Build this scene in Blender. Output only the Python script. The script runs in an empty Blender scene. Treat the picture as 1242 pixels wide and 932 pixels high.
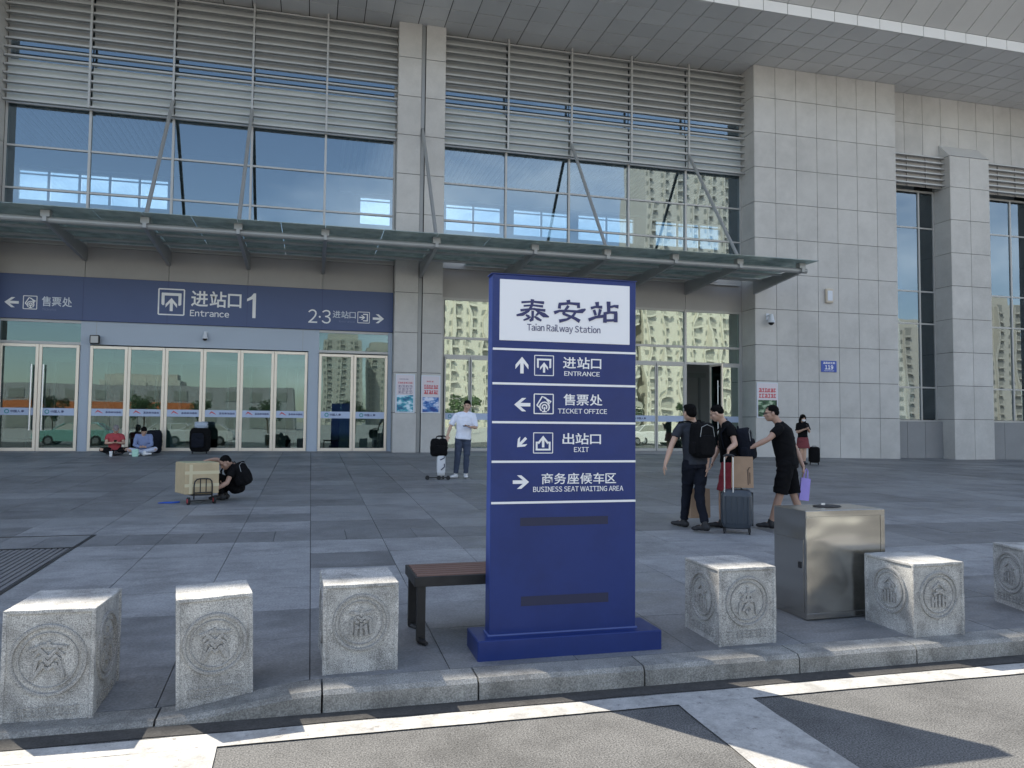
import bpy, bmesh, math, random
from mathutils import Vector, Matrix, noise, Euler
R = math.radians
SC = bpy.context.scene
COL = SC.collection
rnd = random.Random(7)

# ---------------------------------------------------------------- camera
CAM_POS = Vector((0, 0, 1.70))
_y, _p, _r = R(14.62084757), R(2.87915298), R(0.54426132)
fwd = Vector((math.sin(_y)*math.cos(_p), math.cos(_y)*math.cos(_p), math.sin(_p)))
right = Vector((math.cos(_y), -math.sin(_y), 0))
down = fwd.cross(right)
r2 = right*math.cos(_r) - down*math.sin(_r)
d2 = fwd.cross(r2)
cd = bpy.data.cameras.new('camera')
cam = bpy.data.objects.new('camera', cd)
COL.objects.link(cam)
m3 = Matrix((r2, -d2, -fwd)).transposed()
cam.matrix_world = Matrix.Translation(CAM_POS) @ m3.to_4x4()
cd.sensor_width = 36.0
cd.lens = 933.84/1242*36.0
cd.clip_start = 0.05
cd.clip_end = 3000
SC.camera = cam

# ---------------------------------------------------------------- light
SUN_DIR = Vector((-0.72, 1.0, 1.5)).normalized()
SUN_EL = math.asin(SUN_DIR.z)
SUN_AZ = math.atan2(SUN_DIR.x, SUN_DIR.y)      # clockwise from +Y
w = bpy.data.worlds.new('World')
SC.world = w
w.use_nodes = True
nt = w.node_tree
bg = nt.nodes['Background']
sky = nt.nodes.new('ShaderNodeTexSky')
sky.sky_type = 'NISHITA'
sky.sun_disc = False
sky.sun_elevation = SUN_EL
sky.sun_rotation = SUN_AZ
sky.air_density = 1.0
sky.dust_density = 0.6
sky.ozone_density = 0.6
hs = nt.nodes.new('ShaderNodeHueSaturation')
cn_ = nt.nodes.new('ShaderNodeTexNoise'); cn_.inputs['Scale'].default_value = 2.6; cn_.inputs['Detail'].default_value = 7; cn_.inputs['Roughness'].default_value = .55
tc_ = nt.nodes.new('ShaderNodeTexCoord'); mp_ = nt.nodes.new('ShaderNodeMapping'); mp_.inputs['Scale'].default_value = (1, 1, 2.4)
nt.links.new(tc_.outputs['Generated'], mp_.inputs[0]); nt.links.new(mp_.outputs[0], cn_.inputs['Vector'])
for _n, _a, _b in (('Saturation', .88, .38), ('Value', .96, 1.45)):     # thin cloud
    _m = nt.nodes.new('ShaderNodeMapRange'); _m.inputs['From Min'].default_value = .48; _m.inputs['From Max'].default_value = .66
    _m.inputs['To Min'].default_value = _a; _m.inputs['To Max'].default_value = _b
    nt.links.new(cn_.outputs['Fac'], _m.inputs['Value']); nt.links.new(_m.outputs[0], hs.inputs[_n])
nt.links.new(sky.outputs[0], hs.inputs['Color'])
nt.links.new(hs.outputs[0], bg.inputs[0])
bg.inputs[1].default_value = 0.125
ld = bpy.data.lights.new('sun', 'SUN')
ld.energy = 3.9
ld.angle = R(0.5)
ld.color = (1.0, 0.92, 0.79)
sun = bpy.data.objects.new('sun', ld)
COL.objects.link(sun)
sun.rotation_euler = (-SUN_DIR).to_track_quat('-Z', 'Y').to_euler()
SC.view_settings.view_transform = 'Standard'
SC.view_settings.look = 'None'
SC.view_settings.gamma = 1
SC.view_settings.exposure = 1.24
SC.render.engine = 'CYCLES'
SC.cycles.transparent_max_bounces = 16
SC.cycles.max_bounces = 8
SC.cycles.diffuse_bounces = 4
SC.cycles.glossy_bounces = 4

# ---------------------------------------------------------------- materials
def mat(name, col, rough=0.7, metal=0.0, var=0.0, vscale=3.0, spk=0.0, sscale=150.0, bump=0.0, bscale=60.0,
        rand=0.0, island=0.0, spec=0.5, coat=0.0, stretch=None, bdist=0.01, tint=None, rvar=0.0, stain=0.0, stsc=.8, wear=0.0, wcol=(.2, .19, .18), wsc=14.0):
    m = bpy.data.materials.new(name)
    m.use_nodes = True
    t = m.node_tree
    b = t.nodes['Principled BSDF']
    b.inputs['Roughness'].default_value = rough
    b.inputs['Metallic'].default_value = metal
    b.inputs['Specular IOR Level'].default_value = spec
    b.inputs['Coat Weight'].default_value = coat
    N = t.nodes.new; L = t.links.new
    b.inputs['Base Color'].default_value = (*col, 1)
    need = stain or wear or var or spk or rand or island or bump or rvar
    if not need:
        return m
    tc = N('ShaderNodeNewGeometry')
    pos = tc.outputs['Position']
    if stretch:
        mp = N('ShaderNodeMapping'); mp.inputs['Scale'].default_value = stretch
        L(pos, mp.inputs['Vector']); pos = mp.outputs[0]
    cur = None
    def mul(sock, lo, hi, a=0.3, bb=0.7):
        nonlocal cur
        mr = N('ShaderNodeMapRange')
        mr.inputs['From Min'].default_value = a; mr.inputs['From Max'].default_value = bb
        mr.inputs['To Min'].default_value = lo; mr.inputs['To Max'].default_value = hi
        L(sock, mr.inputs['Value'])
        if cur is None:
            cur = mr.outputs[0]
        else:
            mm = N('ShaderNodeMath'); mm.operation = 'MULTIPLY'
            L(cur, mm.inputs[0]); L(mr.outputs[0], mm.inputs[1]); cur = mm.outputs[0]
    if var:
        n = N('ShaderNodeTexNoise'); n.inputs['Scale'].default_value = vscale; n.inputs['Detail'].default_value = 6
        n.inputs['Roughness'].default_value = 0.65
        L(pos, n.inputs['Vector']); mul(n.outputs['Fac'], 1-var, 1+var)
        if rvar:
            mr = N('ShaderNodeMapRange'); mr.inputs['From Min'].default_value = .3; mr.inputs['From Max'].default_value = .7
            mr.inputs['To Min'].default_value = rough-rvar; mr.inputs['To Max'].default_value = rough+rvar
            L(n.outputs['Fac'], mr.inputs['Value']); L(mr.outputs[0], b.inputs['Roughness'])
    if spk:
        n = N('ShaderNodeTexNoise'); n.inputs['Scale'].default_value = sscale; n.inputs['Detail'].default_value = 2
        L(tc.outputs['Position'], n.inputs['Vector']); mul(n.outputs['Fac'], 1-spk, 1+spk, .35, .65)
    if stain:
        n = N('ShaderNodeTexNoise'); n.inputs['Scale'].default_value = stsc; n.inputs['Detail'].default_value = 9; n.inputs['Roughness'].default_value = .72
        L(tc.outputs['Position'], n.inputs['Vector']); mul(n.outputs['Fac'], 1-stain, 1.04, .38, .56)
    if rand:
        n = N('ShaderNodeObjectInfo'); mul(n.outputs['Random'], 1-rand, 1+rand, 0, 1)
    if island:
        mul(tc.outputs['Random Per Island'], 1-island, 1+island, 0, 1)
    if cur is not None:
        mx = N('ShaderNodeMix'); mx.data_type = 'RGBA'; mx.blend_type = 'MULTIPLY'
        mx.inputs['Factor'].default_value = 1.0
        mx.inputs['A'].default_value = (*col, 1)
        L(cur, mx.inputs['B'])
        fin = mx.outputs['Result']
        if wear:
            n = N('ShaderNodeTexNoise'); n.inputs['Scale'].default_value = wsc; n.inputs['Detail'].default_value = 8; n.inputs['Roughness'].default_value = .8
            L(tc.outputs['Position'], n.inputs['Vector'])
            r = N('ShaderNodeMapRange'); r.inputs['From Min'].default_value = .5+wear*.12; r.inputs['From Max'].default_value = .5+wear*.12+.07
            L(n.outputs['Fac'], r.inputs['Value'])
            m2 = N('ShaderNodeMix'); m2.data_type = 'RGBA'; m2.inputs['B'].default_value = (*wcol, 1)
            L(r.outputs[0], m2.inputs['Factor']); L(fin, m2.inputs['A']); fin = m2.outputs['Result']
        L(fin, b.inputs['Base Color'])
    if bump:
        n = N('ShaderNodeTexNoise'); n.inputs['Scale'].default_value = bscale; n.inputs['Detail'].default_value = 4
        L(pos, n.inputs['Vector'])
        bp = N('ShaderNodeBump'); bp.inputs['Strength'].default_value = bump; bp.inputs['Distance'].default_value = bdist
        L(n.outputs['Fac'], bp.inputs['Height']); L(bp.outputs[0], b.inputs['Normal'])
    return m

def glass(name, tcol, gcol, base=0.25, wave=0.002, wscale=0.9, diff=0.0, dcol=(.4, .45, .43), rough=0.0):
    m = bpy.data.materials.new(name); m.use_nodes = True
    t = m.node_tree; N = t.nodes.new; L = t.links.new
    t.nodes.remove(t.nodes['Principled BSDF'])
    out = t.nodes['Material Output']
    tr = N('ShaderNodeBsdfTransparent'); tr.inputs[0].default_value = (*tcol, 1)
    gl = N('ShaderNodeBsdfGlossy'); gl.inputs['Color'].default_value = (*gcol, 1); gl.inputs['Roughness'].default_value = rough
    geo = N('ShaderNodeNewGeometry')
    oi = N('ShaderNodeObjectInfo')
    n = N('ShaderNodeTexNoise'); n.noise_dimensions = '4D'
    mpw = N('ShaderNodeMapping'); mpw.inputs['Scale'].default_value = (1, 1, .45)
    n.inputs['Scale'].default_value = wscale; n.inputs['Detail'].default_value = 1.0
    L(geo.outputs['Position'], mpw.inputs[0]); L(mpw.outputs[0], n.inputs['Vector'])
    ml = N('ShaderNodeMath'); ml.operation = 'MULTIPLY'; ml.inputs[1].default_value = 7.0
    L(oi.outputs['Random'], ml.inputs[0]); L(ml.outputs[0], n.inputs['W'])
    bp = N('ShaderNodeBump'); bp.inputs['Strength'].default_value = 1.0; bp.inputs['Distance'].default_value = wave
    L(n.outputs['Fac'], bp.inputs['Height']); L(bp.outputs[0], gl.inputs['Normal'])
    fr = N('ShaderNodeFresnel'); fr.inputs['IOR'].default_value = 1.5
    mr = N('ShaderNodeMapRange'); mr.inputs['To Min'].default_value = base; mr.inputs['To Max'].default_value = 1.0
    L(fr.outputs[0], mr.inputs['Value'])
    mx = N('ShaderNodeMixShader'); L(mr.outputs[0], mx.inputs[0]); L(tr.outputs[0], mx.inputs[1]); L(gl.outputs[0], mx.inputs[2])
    res = mx
    if diff:
        d1 = N('ShaderNodeBsdfDiffuse'); d1.inputs[0].default_value = (*dcol, 1)
        d2_ = N('ShaderNodeBsdfTranslucent'); d2_.inputs[0].default_value = (*dcol, 1)
        df = N('ShaderNodeMixShader'); L(d1.outputs[0], df.inputs[1]); L(d2_.outputs[0], df.inputs[2])
        dn = N('ShaderNodeTexNoise'); dn.inputs['Scale'].default_value = 2.5; dn.inputs['Detail'].default_value = 5
        L(geo.outputs['Position'], dn.inputs['Vector'])
        m2 = N('ShaderNodeMapRange'); m2.inputs['From Min'].default_value = .3; m2.inputs['From Max'].default_value = .7
        m2.inputs['To Min'].default_value = diff*.7; m2.inputs['To Max'].default_value = diff*1.3
        L(dn.outputs['Fac'], m2.inputs['Value'])
        mx2 = N('ShaderNodeMixShader'); L(m2.outputs[0], mx2.inputs[0]); L(mx.outputs[0], mx2.inputs[1]); L(df.outputs[0], mx2.inputs[2])
        res = mx2
    L(res.outputs[0], out.inputs['Surface'])
    return m

M = {}
M['stone'] = mat('granite_panel', (.48, .47, .45), .55, var=.07, vscale=1.3, spk=.10, sscale=90, rand=.04, stain=.09, stsc=.5, bump=.15, bscale=80, bdist=.003)
M['pier'] = M['stone']
M['base'] = mat('grey_base_stone', (.24, .245, .25), .6, var=.08, vscale=1.2, spk=.08, rand=.05)
M['joint'] = mat('dark_joint', (.06, .06, .06), .9)
M['soffit'] = mat('soffit_panel_paint', (.64, .64, .63), .45, metal=0.0, var=.04, vscale=.7, rand=.06)
M['soffit2'] = mat('outer_soffit_paint', (.54, .54, .53), .45, var=.05, vscale=.5, rand=.05)
M['fascia'] = mat('white_fascia_paint', (.68, .68, .67), .4, var=.03, vscale=1)
M['steel'] = mat('grey_painted_steel', (.33, .34, .34), .4, metal=.2, var=.06, vscale=2)
M['louvre'] = mat('louvre_aluminium', (.40, .40, .39), .4, metal=.25, var=.05, vscale=1)
M['mull'] = mat('mullion_aluminium', (.42, .42, .41), .4, metal=.2)
M['band'] = mat('grey_cladding', (.36, .35, .34), .45, var=.05, vscale=.8, rand=.03)
M['bluegrey'] = mat('blue_grey_cladding', (.36, .42, .50), .35, var=.03, vscale=.6)
M['doorframe'] = mat('champagne_door_frame', (.72, .64, .54), .32, metal=.35, var=.04, vscale=5)
M['signblue'] = mat('wall_sign_blue', (.055, .085, .20), .45, var=.04, vscale=.6)
M['white'] = mat('white_lettering', (.82, .82, .82), .5)
M['offw'] = mat('pale_lettering', (.62, .66, .72), .5)
M['faint'] = mat('faint_lettering', (.16, .2, .32), .5)
M['pylon'] = mat('pylon_blue_paint', (.015, .034, .158), .38, var=.05, vscale=1.5, spec=.35, stain=.10, stsc=2.5, rvar=.08)
M['pyledge'] = mat('pylon_edge', (.10, .14, .34), .5)
M['pylonw'] = mat('pylon_white_panel', (.80, .81, .84), .4)
M['ink'] = mat('ink_blue', (.025, .03, .12), .5)
M['slot'] = mat('dark_slot', (.017, .021, .058), .6)
M['granite'] = mat('carved_granite', (.43, .425, .405), .8, var=.10, vscale=6, stain=.36, stsc=5, spk=.42, sscale=170, bump=.5, bscale=150, bdist=.004)
M['granite_in'] = mat('carved_granite_shadow', (.33, .325, .31), .85, var=.14, vscale=9, spk=.40, sscale=170, bump=.6, bscale=130, bdist=.004)  # darker than the block: shadow lines of the relief put into its colour
M['tileD'] = mat('dark_paving_granite', (.190, .194, .198), .52, wear=1.35, wcol=(.05, .05, .047), wsc=6.0, var=.20, vscale=2.0, stretch=(1, 3.5, 1), stain=.28, stsc=1.1, spk=.16, sscale=60, rand=.09, island=.07, bump=.3, bscale=40, bdist=.004, rvar=.12)
M['tileM'] = mat('mid_paving_granite', (.232, .237, .241), .50, wear=1.35, wcol=(.05, .05, .047), wsc=6.0, var=.18, vscale=2.0, stretch=(1, 3.5, 1), stain=.24, stsc=1.1, spk=.14, sscale=60, rand=.08, island=.09, bump=.25, bscale=40, bdist=.004, rvar=.12)
M['tileL'] = mat('pale_paving_granite', (.285, .291, .296), .56, wear=1.35, wcol=(.05, .05, .047), wsc=6.0, var=.18, vscale=2.2, stain=.26, stsc=1.4, spk=.18, sscale=60, rand=.05, island=.06, bump=.35, bscale=50, bdist=.004, stretch=(1, 3, 1))
M['bed'] = mat('paving_joint_mortar', (.085, .085, .085), .95)
M['kerb'] = mat('kerb_granite', (.28, .275, .255), .85, stain=.35, stsc=3, var=.16, vscale=5, spk=.30, sscale=120, rand=.07, bump=.6, bscale=70, bdist=.006)
M['ribbed'] = mat('ribbed_cover', (.17, .17, .17), .7, var=.15, vscale=5, spk=.1)
M['concrete'] = mat('pale_concrete', (.40, .385, .36), .9, var=.12, vscale=.3)
M['gutter'] = mat('gutter_dirt', (.055, .052, .048), .95, var=.3, vscale=8, spk=.2, sscale=80)
M['asphalt'] = mat('asphalt', (.122, .121, .117), .9, var=.10, vscale=1.2, stain=.30, stsc=1.6, spk=.55, sscale=110, bump=.9, bscale=110, bdist=.006)
M['paint'] = mat('road_paint', (.42, .412, .39), .75, var=.12, vscale=9, stain=.30, stsc=4, wear=.55, spk=.09, sscale=90, bump=.4, bscale=120, bdist=.003)
M['black'] = mat('black_fabric', (.006, .006, .007), .9, spec=.15, var=.2, vscale=8)
M['blackp'] = mat('black_plastic', (.02, .02, .022), .45)
M['navy'] = mat('dark_navy_fabric', (.009, .011, .018), .9, spec=.2, var=.2, vscale=8)
M['greyt'] = mat('charcoal_fabric', (.038, .042, .052), .9, spec=.2, var=.12, vscale=9)
M['red'] = mat('dark_red_fabric', (.30, .035, .05), .85, var=.12, vscale=9)
M['tred'] = mat('red_tshirt', (.42, .06, .07), .85, var=.12, vscale=9)
M['maroon'] = mat('maroon_fabric', (.17, .035, .04), .85, var=.1, vscale=9)
M['wshirt'] = mat('white_shirt_fabric', (.74, .77, .86), .8, var=.06, vscale=9)
M['hood'] = mat('blue_hoodie_fabric', (.20, .25, .42), .85, var=.1, vscale=9)
M['pale'] = mat('pale_jeans', (.46, .5, .62), .85, var=.1, vscale=9)
M['jeans'] = mat('dark_jeans', (.045, .06, .10), .85, var=.15, vscale=9)
M['skin'] = mat('skin', (.52, .33, .24), .5, var=.05, vscale=12)
M['skin2'] = mat('skin_tan', (.42, .26, .19), .5, var=.05, vscale=12)
M['hair'] = mat('black_hair', (.004, .0037, .0037), .75, spec=.1, var=.3, vscale=60)
M['eye'] = mat('dark_eye', (.02, .015, .012), .3)
M['lip'] = mat('lips', (.34, .15, .12), .5)
M['shoe'] = mat('black_shoe', (.015, .015, .017), .6)
M['wshoe'] = mat('white_shoe', (.72, .72, .72), .6)
M['sole'] = mat('shoe_sole', (.05, .05, .05), .7)
M['case'] = mat('slate_suitcase_shell', (.045, .056, .07), .35, var=.06, vscale=6)
M['casew'] = mat('white_suitcase_shell', (.62, .63, .65), .4)
M['alu'] = mat('aluminium', (.62, .63, .65), .3, metal=.8)
M['kraft'] = mat('kraft_paper', (.36, .24, .155), .85, var=.08, vscale=7, bump=.3, bscale=12, bdist=.01)
M['kraftd'] = mat('kraft_print', (.09, .06, .045), .85)
M['purple'] = mat('purple_bag', (.38, .30, .72), .6, bump=.4, bscale=14, bdist=.02)
M['card'] = mat('taped_cardboard', (.50, .395, .24), .6, var=.12, vscale=4, bump=.3, bscale=9, bdist=.008)
M['cardtop'] = mat('printed_carton_top', (.44, .45, .27), .55, var=.22, vscale=7)
M['tape'] = mat('packing_tape', (.62, .55, .36), .3)
M['redrim'] = mat('red_wheel', (.45, .04, .05), .5)
M['bluestrap'] = mat('blue_strap', (.02, .09, .45), .6)
M['wood'] = mat('bench_wood', (.17, .095, .07), .6, var=.25, vscale=4, stretch=(1, 12, 12), rand=.12, bump=.3, bscale=20)
M['iron'] = mat('black_iron', (.022, .022, .022), .6, var=.3, vscale=10)
M['poster'] = mat('poster_paper', (.66, .60, .63), .5)
M['posterred'] = mat('poster_red_print', (.55, .10, .12), .5)
M['posterink'] = mat('poster_grey_print', (.25, .2, .28), .5)
M['plaque'] = mat('blue_plaque', (.02, .07, .38), .35)
M['sticker'] = mat('door_sticker', (.42, .50, .66), .5)
M['beige'] = mat('beige_plastic', (.55, .48, .38), .5)
M['lens'] = mat('camera_dome', (.02, .02, .02), .1)
M['hallw'] = mat('hall_wall', (.5, .52, .52), .8)
M['hallf'] = mat('hall_floor', (.35, .35, .34), .3)
M['slat'] = mat('ceiling_slat', (.7, .72, .72), .6)
M['spandrel'] = mat('pale_spandrel', (.48, .54, .56), .5, var=.06, vscale=.4)
M['soffit_reflection'] = mat('painted_soffit_reflection', (.29, .30, .30), .45, var=.06, vscale=.8, rand=.05)  # grey stands in for the soffit mirrored in the upper glass
M['roof'] = mat('roof_metal', (.4, .4, .4), .6)
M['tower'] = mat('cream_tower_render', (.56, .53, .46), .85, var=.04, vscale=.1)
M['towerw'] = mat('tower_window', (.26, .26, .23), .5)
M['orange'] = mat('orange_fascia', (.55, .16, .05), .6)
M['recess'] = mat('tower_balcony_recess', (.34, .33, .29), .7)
M['leaf'] = mat('dark_foliage', (.05, .085, .03), .8, island=.4)
M['bark'] = mat('bark', (.10, .075, .05), .9)
M['carw'] = mat('white_car_paint', (.78, .78, .78), .25, coat=.6)
M['carg'] = mat('pale_green_car_paint', (.25, .48, .43), .25, coat=.6)
M['tyre'] = mat('tyre_rubber', (.02, .02, .02), .8)
M['cup'] = mat('white_cup', (.75, .75, .75), .5)
M['gbag'] = mat('pale_green_bag', (.40, .66, .55), .5)
M['greycap'] = mat('grey_cap', (.22, .2, .2), .8)

def brushed():
    m = bpy.data.materials.new('brushed_steel'); m.use_nodes = True
    t = m.node_tree; N = t.nodes.new; L = t.links.new; b = t.nodes['Principled BSDF']
    b.inputs['Base Color'].default_value = (.50, .49, .46, 1); b.inputs['Metallic'].default_value = 1.0
    g = N('ShaderNodeNewGeometry')
    n = N('ShaderNodeTexNoise'); n.inputs['Scale'].default_value = 1.6; n.inputs['Detail'].default_value = 1
    mp = N('ShaderNodeMapping'); mp.inputs['Scale'].default_value = (1.2, 1.2, 2.2)
    L(g.outputs['Position'], mp.inputs[0]); L(mp.outputs[0], n.inputs['Vector'])
    n2 = N('ShaderNodeTexNoise'); n2.inputs['Scale'].default_value = 6; n2.inputs['Detail'].default_value = 4
    mp2 = N('ShaderNodeMapping'); mp2.inputs['Scale'].default_value = (1, 1, 40)
    L(g.outputs['Position'], mp2.inputs[0]); L(mp2.outputs[0], n2.inputs['Vector'])
    mr = N('ShaderNodeMapRange'); mr.inputs['To Min'].default_value = .17; mr.inputs['To Max'].default_value = .27
    L(n2.outputs['Fac'], mr.inputs['Value']); L(mr.outputs[0], b.inputs['Roughness'])
    bp = N('ShaderNodeBump'); bp.inputs['Strength'].default_value = 1; bp.inputs['Distance'].default_value = .03
    L(n.outputs['Fac'], bp.inputs['Height']); L(bp.outputs[0], b.inputs['Normal'])
    return m
M['bin'] = brushed()

M['glassU'] = glass('blue_curtain_glass', (.72, .79, .81), (.50, .59, .65), .26, .0035, .8)
M['glassL'] = glass('green_entrance_glass', (.60, .74, .70), (.74, .82, .78), .34, .0050, 1.1)
M['glassD'] = glass('door_glass', (.60, .72, .70), (.50, .61, .63), .12, .0025, .9)
M['glassC'] = glass('canopy_glass', (.66, .76, .72), (.7, .78, .76), .12, .001, .5, diff=.40, dcol=(.66, .72, .69))
M['glassI'] = glass('far_hall_glass', (.85, .92, .95), (.8, .8, .8), .05, 0.0, 1)

# ---------------------------------------------------------------- mesh helpers
class MB:
    def __init__(self):
        self.v = []; self.f = []; self.mi = []; self.mats = []
    def _m(self, m):
        if m is None: return 0
        if m not in self.mats: self.mats.append(m)
        return self.mats.index(m)
    def add(self, vs, fs, m=None):
        o = len(self.v); self.v += [tuple(x) for x in vs]
        k = self._m(m)
        for f in fs:
            self.f.append(tuple(i+o for i in f)); self.mi.append(k)
        return self
    def box(self, x0, x1, y0, y1, z0, z1, m=None, T=None):
        vs = [(x0,y0,z0),(x1,y0,z0),(x1,y1,z0),(x0,y1,z0),(x0,y0,z1),(x1,y0,z1),(x1,y1,z1),(x0,y1,z1)]
        if T: vs = [T @ Vector(v) for v in vs]
        return self.add(vs, [(0,3,2,1),(4,5,6,7),(0,1,5,4),(1,2,6,5),(2,3,7,6),(3,0,4,7)], m)
    def tube(self, p0, p1, r0, r1=None, n=10, m=None, caps=True):
        r1 = r0 if r1 is None else r1
        p0, p1 = Vector(p0), Vector(p1); d = (p1-p0).normalized()
        a = d.orthogonal().normalized(); b = d.cross(a)
        vs = []
        for p, r in ((p0, r0), (p1, r1)):
            for i in range(n):
                t = 2*math.pi*i/n; vs.append(p + (a*math.cos(t)+b*math.sin(t))*r)
        fs = [(i, (i+1) % n, n+(i+1) % n, n+i) for i in range(n)]
        if caps: fs += [tuple(range(n))[::-1], tuple(range(n, 2*n))]
        return self.add(vs, fs, m)
    def path(self, pts, r, n=8, m=None):
        pts = [Vector(p) for p in pts]
        rings = []
        prev = None
        for i, p in enumerate(pts):
            d = (pts[min(i+1, len(pts)-1)]-pts[max(i-1, 0)]).normalized()
            a = d.orthogonal().normalized() if prev is None else (prev - d*prev.dot(d)).normalized()
            prev = a; b = d.cross(a)
            rr = r[i] if isinstance(r, (list, tuple)) else r
            rings.append([p+(a*math.cos(2*math.pi*k/n)+b*math.sin(2*math.pi*k/n))*rr for k in range(n)])
        vs = [v for rg in rings for v in rg]; fs = []
        for i in range(len(pts)-1):
            for k in range(n):
                fs.append((i*n+k, i*n+(k+1) % n, (i+1)*n+(k+1) % n, (i+1)*n+k))
        fs += [tuple(range(n))[::-1], tuple(range((len(pts)-1)*n, len(pts)*n))]
        return self.add(vs, fs, m)
    def ell(self, c, r, nu=12, nv=8, m=None, T=None):
        vs = []; fs = []
        for j in range(nv+1):
            ph = math.pi*j/nv
            for i in range(nu):
                th = 2*math.pi*i/nu
                v = Vector((math.sin(ph)*math.cos(th)*r[0], math.sin(ph)*math.sin(th)*r[1], math.cos(ph)*r[2]))
                if T: v = T @ v
                vs.append(Vector(c)+v)
        for j in range(nv):
            for i in range(nu):
                fs.append((j*nu+i, (j+1)*nu+i, (j+1)*nu+(i+1) % nu, j*nu+(i+1) % nu))
        return self.add(vs, fs, m)
    def poly(self, pts, d, m=None):
        """pts: 3-D outline; extruded along vector d"""
        n = len(pts); d = Vector(d)
        vs = [Vector(p) for p in pts] + [Vector(p)+d for p in pts]
        fs = [tuple(range(n)), tuple(range(n, 2*n))[::-1]] + [(i, n+i, n+(i+1) % n, (i+1) % n) for i in range(n)]
        return self.add(vs, fs, m)
    def mesh(self, name, m=None, smooth=False, fix=True):
        me = bpy.data.meshes.new(name)
        me.from_pydata(self.v, [], self.f)
        ms = self.mats if self.mats else [m]
        for x in ms: me.materials.append(M[x] if isinstance(x, str) else x)
        me.polygons.foreach_set('material_index', self.mi)
        if fix:
            bm = bmesh.new(); bm.from_mesh(me)
            bmesh.ops.recalc_face_normals(bm, faces=bm.faces); bm.to_mesh(me); bm.free()
        if smooth:
            me.polygons.foreach_set('use_smooth', [True]*len(me.polygons))
        me.update()
        return me
    def build(self, name, m=None, parent=None, smooth=False, bevel=0, seg=1, kind=None, loc=None):
        o = bpy.data.objects.new(name, self.mesh(name, m, smooth))
        link(o, parent)
        if loc is not None: o.location = loc
        if bevel:
            b = o.modifiers.new('bevel', 'BEVEL'); b.width = bevel; b.segments = seg; b.limit_method = 'ANGLE'; b.angle_limit = R(35)
        if kind: o['kind'] = kind
        return o

def link(o, parent=None):
    COL.objects.link(o)
    if parent is not None:
        o.parent = parent
        if parent.get('_world'):
            # children of this thing are written in world coordinates
            o.matrix_parent_inverse = Matrix.Translation(-Vector(parent.location))
    return o

def tag(o, label, cat, group=None):
    o['label'] = label; o['category'] = cat
    if group: o['group'] = group
    return o

def thing(name, label, cat, loc, rz=0, group=None, world=False):
    o = bpy.data.objects.new(name, None)
    o.empty_display_size = .2
    COL.objects.link(o); o.location = loc; o.rotation_euler = (0, 0, rz)
    tag(o, label, cat, group)
    if world: o['_world'] = True
    return o

def inst(me, name, parent, loc=(0, 0, 0), rot=(0, 0, 0), scale=None):
    o = bpy.data.objects.new(name, me); link(o, parent); o.location = loc; o.rotation_euler = rot
    if scale: o.scale = scale
    return o

_bx = {}
def boxinst(name, parent, m, x0, x1, y0, y1, z0, z1, bevel=0):
    """a box piece that shares its mesh with alike pieces"""
    key = (m, round(x1-x0, 3), round(y1-y0, 3), round(z1-z0, 3), bevel)
    if key not in _bx:
        hx, hy, hz = (x1-x0)/2, (y1-y0)/2, (z1-z0)/2
        mb = MB().box(-hx, hx, -hy, hy, -hz, hz)
        me = mb.mesh(name, m)
        if bevel:
            bm = bmesh.new(); bm.from_mesh(me)
            bmesh.ops.bevel(bm, geom=bm.edges[:], offset=bevel, segments=1, affect='EDGES'); bm.to_mesh(me); bm.free()
        _bx[key] = me
    return inst(_bx[key], name, parent, ((x0+x1)/2, (y0+y1)/2, (z0+z1)/2))

TS = bpy.data.scenes.new('scratch')
def evaluated(o):
    TS.collection.objects.link(o)
    with bpy.context.temp_override(scene=TS, view_layer=TS.view_layers[0]):
        dg = bpy.context.evaluated_depsgraph_get()
    me = bpy.data.meshes.new_from_object(o.evaluated_get(dg))
    TS.collection.objects.unlink(o)
    bpy.data.objects.remove(o)
    return me
_gl = {}
def glyph(ch, bold):
    """flat outline of one character: latin letters come from the wide forms of the sans face"""
    if (ch, bold) not in _gl:
        c = bpy.data.curves.new('glyph', 'FONT'); c.body = chr(ord(ch)+0xFEE0) if '!' <= ch <= '~' else ch
        c.size = 1; c.offset = bold; c.resolution_u = 3
        me = evaluated(bpy.data.objects.new('tmp', c)); bpy.data.curves.remove(c)
        _gl[(ch, bold)] = ([(v.co.x, v.co.y) for v in me.vertices], [tuple(q.vertices) for q in me.polygons])
        bpy.data.meshes.remove(me)
    return _gl[(ch, bold)]
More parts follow.
